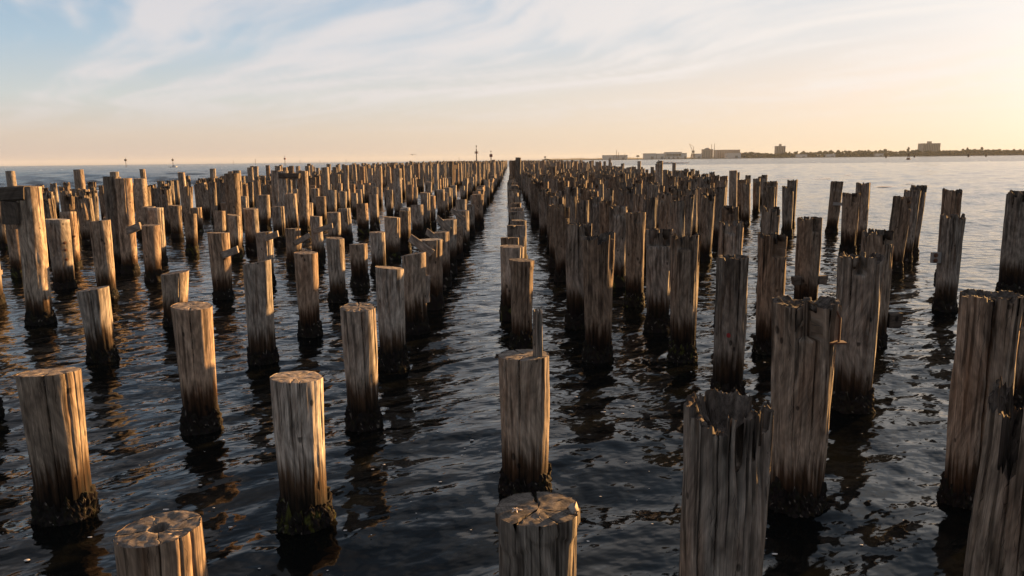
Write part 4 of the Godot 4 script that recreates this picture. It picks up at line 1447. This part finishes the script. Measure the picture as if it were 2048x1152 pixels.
func rider_mesh() -> ArrayMesh:
	# crouched rider: bones joined with a smooth minimum and meshed as surface nets
	var bones := [[Vector3(-0.35, 1.15, 0), Vector3(0.05, 1.60, 0), 0.17, 0.19], [Vector3(0.05, 1.60, 0), Vector3(0.16, 1.76, 0), 0.07, 0.07], [Vector3(0.20, 1.86, 0), Vector3(0.23, 1.92, 0), 0.115, 0.11]]
	for s in [-1.0, 1.0]:
		bones.append([Vector3(0.05, 1.58, s * 0.2), Vector3(0.28, 1.36, s * 0.30), 0.065, 0.05])
		bones.append([Vector3(0.28, 1.36, s * 0.30), Vector3(0.62, 1.28, s * 0.30), 0.05, 0.04])
		bones.append([Vector3(-0.35, 1.12, s * 0.1), Vector3(0.05, 0.98, s * 0.30), 0.11, 0.08])
		bones.append([Vector3(0.05, 0.98, s * 0.30), Vector3(-0.2, 0.55, s * 0.32), 0.075, 0.05])
		bones.append([Vector3(-0.2, 0.55, s * 0.32), Vector3(0.05, 0.52, s * 0.32), 0.05, 0.04])
	var c := 0.045
	var lo := Vector3(-0.7, 0.4, -0.6)
	var nx := 34
	var ny := 38
	var nzz := 27
	var f := PackedFloat32Array()
	f.resize(nx * ny * nzz)
	for i in nx:
		for j in ny:
			for k in nzz:
				var p := lo + Vector3(i, j, k) * c
				var dmin := 9.0
				for b in bones:
					var dd := capsule_d(p, b[0], b[1], b[2], b[3])
					var hh := clampf(0.5 + 0.5 * (dmin - dd) / 0.05, 0, 1)
					dmin = lerpf(dmin, dd, hh) - 0.05 * hh * (1.0 - hh)
				f[(i * ny + j) * nzz + k] = dmin
	var vert := {}
	var st := st_new()
	for i in nx - 1:
		for j in ny - 1:
			for k in nzz - 1:
				var sum := Vector3.ZERO
				var cnt := 0
				for e in [[0, 1], [0, 2], [0, 4], [1, 3], [1, 5], [2, 3], [2, 6], [3, 7], [4, 5], [4, 6], [5, 7], [6, 7]]:
					var a := Vector3i(i + (e[0] & 1), j + ((e[0] >> 1) & 1), k + ((e[0] >> 2) & 1))
					var b := Vector3i(i + (e[1] & 1), j + ((e[1] >> 1) & 1), k + ((e[1] >> 2) & 1))
					var fa := f[(a.x * ny + a.y) * nzz + a.z]
					var fb := f[(b.x * ny + b.y) * nzz + b.z]
					if (fa < 0.0) != (fb < 0.0):
						sum += Vector3(a).lerp(Vector3(b), fa / (fa - fb))
						cnt += 1
				if cnt: vert[Vector3i(i, j, k)] = lo + sum / cnt * c
	for i in range(1, nx - 1):
		for j in range(1, ny - 1):
			for k in range(1, nzz - 1):
				var f0 := f[(i * ny + j) * nzz + k]
				for ax in 3:
					var f1: float = f[((i + 1) * ny + j) * nzz + k] if ax == 0 else (f[(i * ny + j + 1) * nzz + k] if ax == 1 else f[(i * ny + j) * nzz + k + 1])
					if (f0 < 0.0) == (f1 < 0.0): continue
					var u := Vector3i(0, 1, 0) if ax == 0 else (Vector3i(0, 0, 1) if ax == 1 else Vector3i(1, 0, 0))
					var v := Vector3i(0, 0, 1) if ax == 0 else (Vector3i(1, 0, 0) if ax == 1 else Vector3i(0, 1, 0))
					var o := Vector3i(i, j, k)
					var q := [vert.get(o - u - v), vert.get(o - v), vert.get(o), vert.get(o - u)]
					if q.has(null): continue
					if f0 < 0.0: quad(st, q[0], q[1], q[2], q[3])
					else: quad(st, q[3], q[2], q[1], q[0])
	return done(st)

# ------------------------------------------------------------------ small things close by
func small_things() -> void:
	# starfish on the cracked pile
	var st := st_new()
	var n := 50
	var ctr := Vector3(0, 0.010, 0)
	var ring := []
	for i in n:
		var a := TAU * i / n
		var arm := pow(0.5 + 0.5 * cos(a * 5.0), 2.2)
		var w := 1.0 + 0.18 * sin(a * 1.0 + 1.0)
		var rr := 0.0075 + 0.026 * arm * w
		var bend := 0.25 * arm * sin(a * 2.0)
		ring.append([Vector3(cos(a + bend) * rr, 0.0, sin(a + bend) * rr), Vector3(cos(a + bend) * rr * 0.6, 0.008 - 0.003 * arm, sin(a + bend) * rr * 0.6)])
	for i in n:
		var p: Array = ring[i]
		var q: Array = ring[(i + 1) % n]
		quad(st, p[0], q[0], q[1], p[1])
		for v in [ctr, p[1], q[1]]: st.add_vertex(v)
	var sf := part("starfish", done(st), plain("starfish", 0.62, 0.50, 0.42), self, Vector3(0.125 - 0.118, 1.211, -3.67 + 0.03))
	tag(sf, "small pale five-armed starfish lying on the cracked pile top", "starfish")
	# the edge beam of the deck one stands on
	var db := thing("deck_edge", Vector3(2.6, 1.46, -2.40), 0.012)
	tag(db, "worn brown timber edge beam of the deck", "beam")
	var bmesh := brace_mesh(2.2, 0.16, 0.20)
	part("beam", bmesh, board("deckbeam", 0.24, 0.14, 0.10), db, Vector3(-1.06, -0.04, 0))
	part("bolt", bolt_mesh(), plain("rust", 0.10, 0.042, 0.022, 0.8), db, Vector3(0.3, 0.04, 0)).rotation.z = PI / 2
	# floating flecks of foam and feathers between the piles
	var r := RandomNumberGenerator.new()
	r.seed = 91
	var fl := st_new()
	for k in 9:
		var t0 := TAU * k / 9
		var t1 := TAU * (k + 1) / 9
		for v in [Vector3(0, 0.35, 0), Vector3(cos(t0), 0, sin(t0)), Vector3(cos(t1), 0, sin(t1))]: fl.add_vertex(v)
	var mm := MultiMesh.new()
	mm.transform_format = MultiMesh.TRANSFORM_3D
	mm.mesh = done(fl)
	var tr := []
	for i in 420:
		var z := -2.6 - pow(r.randf(), 1.5) * 11.0
		var x := r.randf_range(-0.8, 0.8) * (-z + 0.5)
		var s := 0.004 + 0.012 * pow(r.randf(), 3.0)
		tr.append(Transform3D(Basis(Vector3.UP, r.randf() * TAU).scaled(Vector3(s * r.randf_range(0.8, 2.2), s, s)), Vector3(x, water_h(x, z) * (0.8) + 0.006, z)))
	mm.instance_count = tr.size()
	for i in tr.size(): mm.set_instance_transform(i, tr[i])
	var mi := MultiMeshInstance3D.new()
	mi.name = "foam_flecks"
	mi.multimesh = mm
	mi.material_override = plain("fleck", 0.62, 0.58, 0.54, 0.7)
	add_child(mi)
	tag(mi, "tiny pale flecks of foam drifting on the dark water", "foam", "", "stuff")
	# whitecaps far out
	mm = MultiMesh.new()
	mm.transform_format = MultiMesh.TRANSFORM_3D
	mm.mesh = mi.multimesh.mesh
	tr = []
	for i in 240:
		var dist := 70.0 + 700.0 * pow(r.randf(), 1.3)
		var px := r.randf_range(-60, 700) if r.randf() < 0.6 else r.randf_range(1250, 2100)
		var x := at_px(px, dist)
		if x > -29.0 and x < 19.0: continue
		var s := r.randf_range(0.12, 0.4)
		tr.append(Transform3D(Basis(Vector3.UP, r.randfn(0, 0.3)).scaled(Vector3(s * r.randf_range(2.0, 5.0), s * 0.35, s * 0.8)), Vector3(x, 0.03, -dist)))
	mm.instance_count = tr.size()
	for i in tr.size(): mm.set_instance_transform(i, tr[i])
	mi = MultiMeshInstance3D.new()
	mi.name = "whitecaps"
	mi.multimesh = mm
	mi.material_override = plain("foam", 0.82, 0.80, 0.78, 0.7)
	add_child(mi)
	tag(mi, "scattered small breaking wave crests on open water", "foam", "", "stuff")

# ------------------------------------------------------------------
func _ready() -> void:
	# camera: horizon slightly tilted, lens pitched down
	var cam := Camera3D.new()
	cam.name = "camera"
	add_child(cam)
	cam.position = EYE
	cam.fov = rad_to_deg(2.0 * atan(576.0 / 1500.0))
	cam.basis = Basis(Vector3.RIGHT, -atan(256.0 / 1500.0)) * Basis(Vector3.BACK, -atan(0.0112))
	cam.near = 0.05
	cam.far = 30000.0
	cam.current = true
	var we := WorldEnvironment.new()
	we.name = "environment"
	var env := Environment.new()
	env.background_mode = Environment.BG_SKY
	env.sky = make_sky()
	env.tonemap_mode = Environment.TONE_MAPPER_LINEAR
	env.tonemap_exposure = 3.7
	env.background_energy_multiplier = 0.272
	env.sdfgi_enabled = true
	env.ssao_enabled = true
	env.ssil_enabled = true
	env.fog_enabled = true
	env.fog_density = 0.000045
	env.fog_light_color = Color(0.92, 0.96, 1.0)
	we.environment = env
	add_child(we)
	var sun := DirectionalLight3D.new()
	sun.name = "sun"
	sun.light_energy = 1.6
	sun.light_color = Color(1.0, 0.77, 0.49)
	sun.light_angular_distance = 0.6
	sun.shadow_enabled = true
	add_child(sun)
	var az := deg_to_rad(SUN_AZ)
	var el := deg_to_rad(SUN_EL)
	sun.look_at_from_position(Vector3.ZERO, -Vector3(sin(az) * cos(el), sin(el), -cos(az) * cos(el)))
	print("sky done ", Time.get_ticks_msec())
	nz.seed = 17
	nz.noise_type = FastNoiseLite.TYPE_SIMPLEX_SMOOTH
	nz.frequency = 1.0
	nz.fractal_type = FastNoiseLite.FRACTAL_FBM
	nz.fractal_octaves = 2
	make_water()
	print("water done ", Time.get_ticks_msec())
	shore()
	wood_textures()
	print("tex done ", Time.get_ticks_msec())
	near_piles()
	print("near done ", Time.get_ticks_msec())
	pile_fields()
	print("fields done ", Time.get_ticks_msec())
	sea_marks()
	small_things()
	print("all done ", Time.get_ticks_msec())
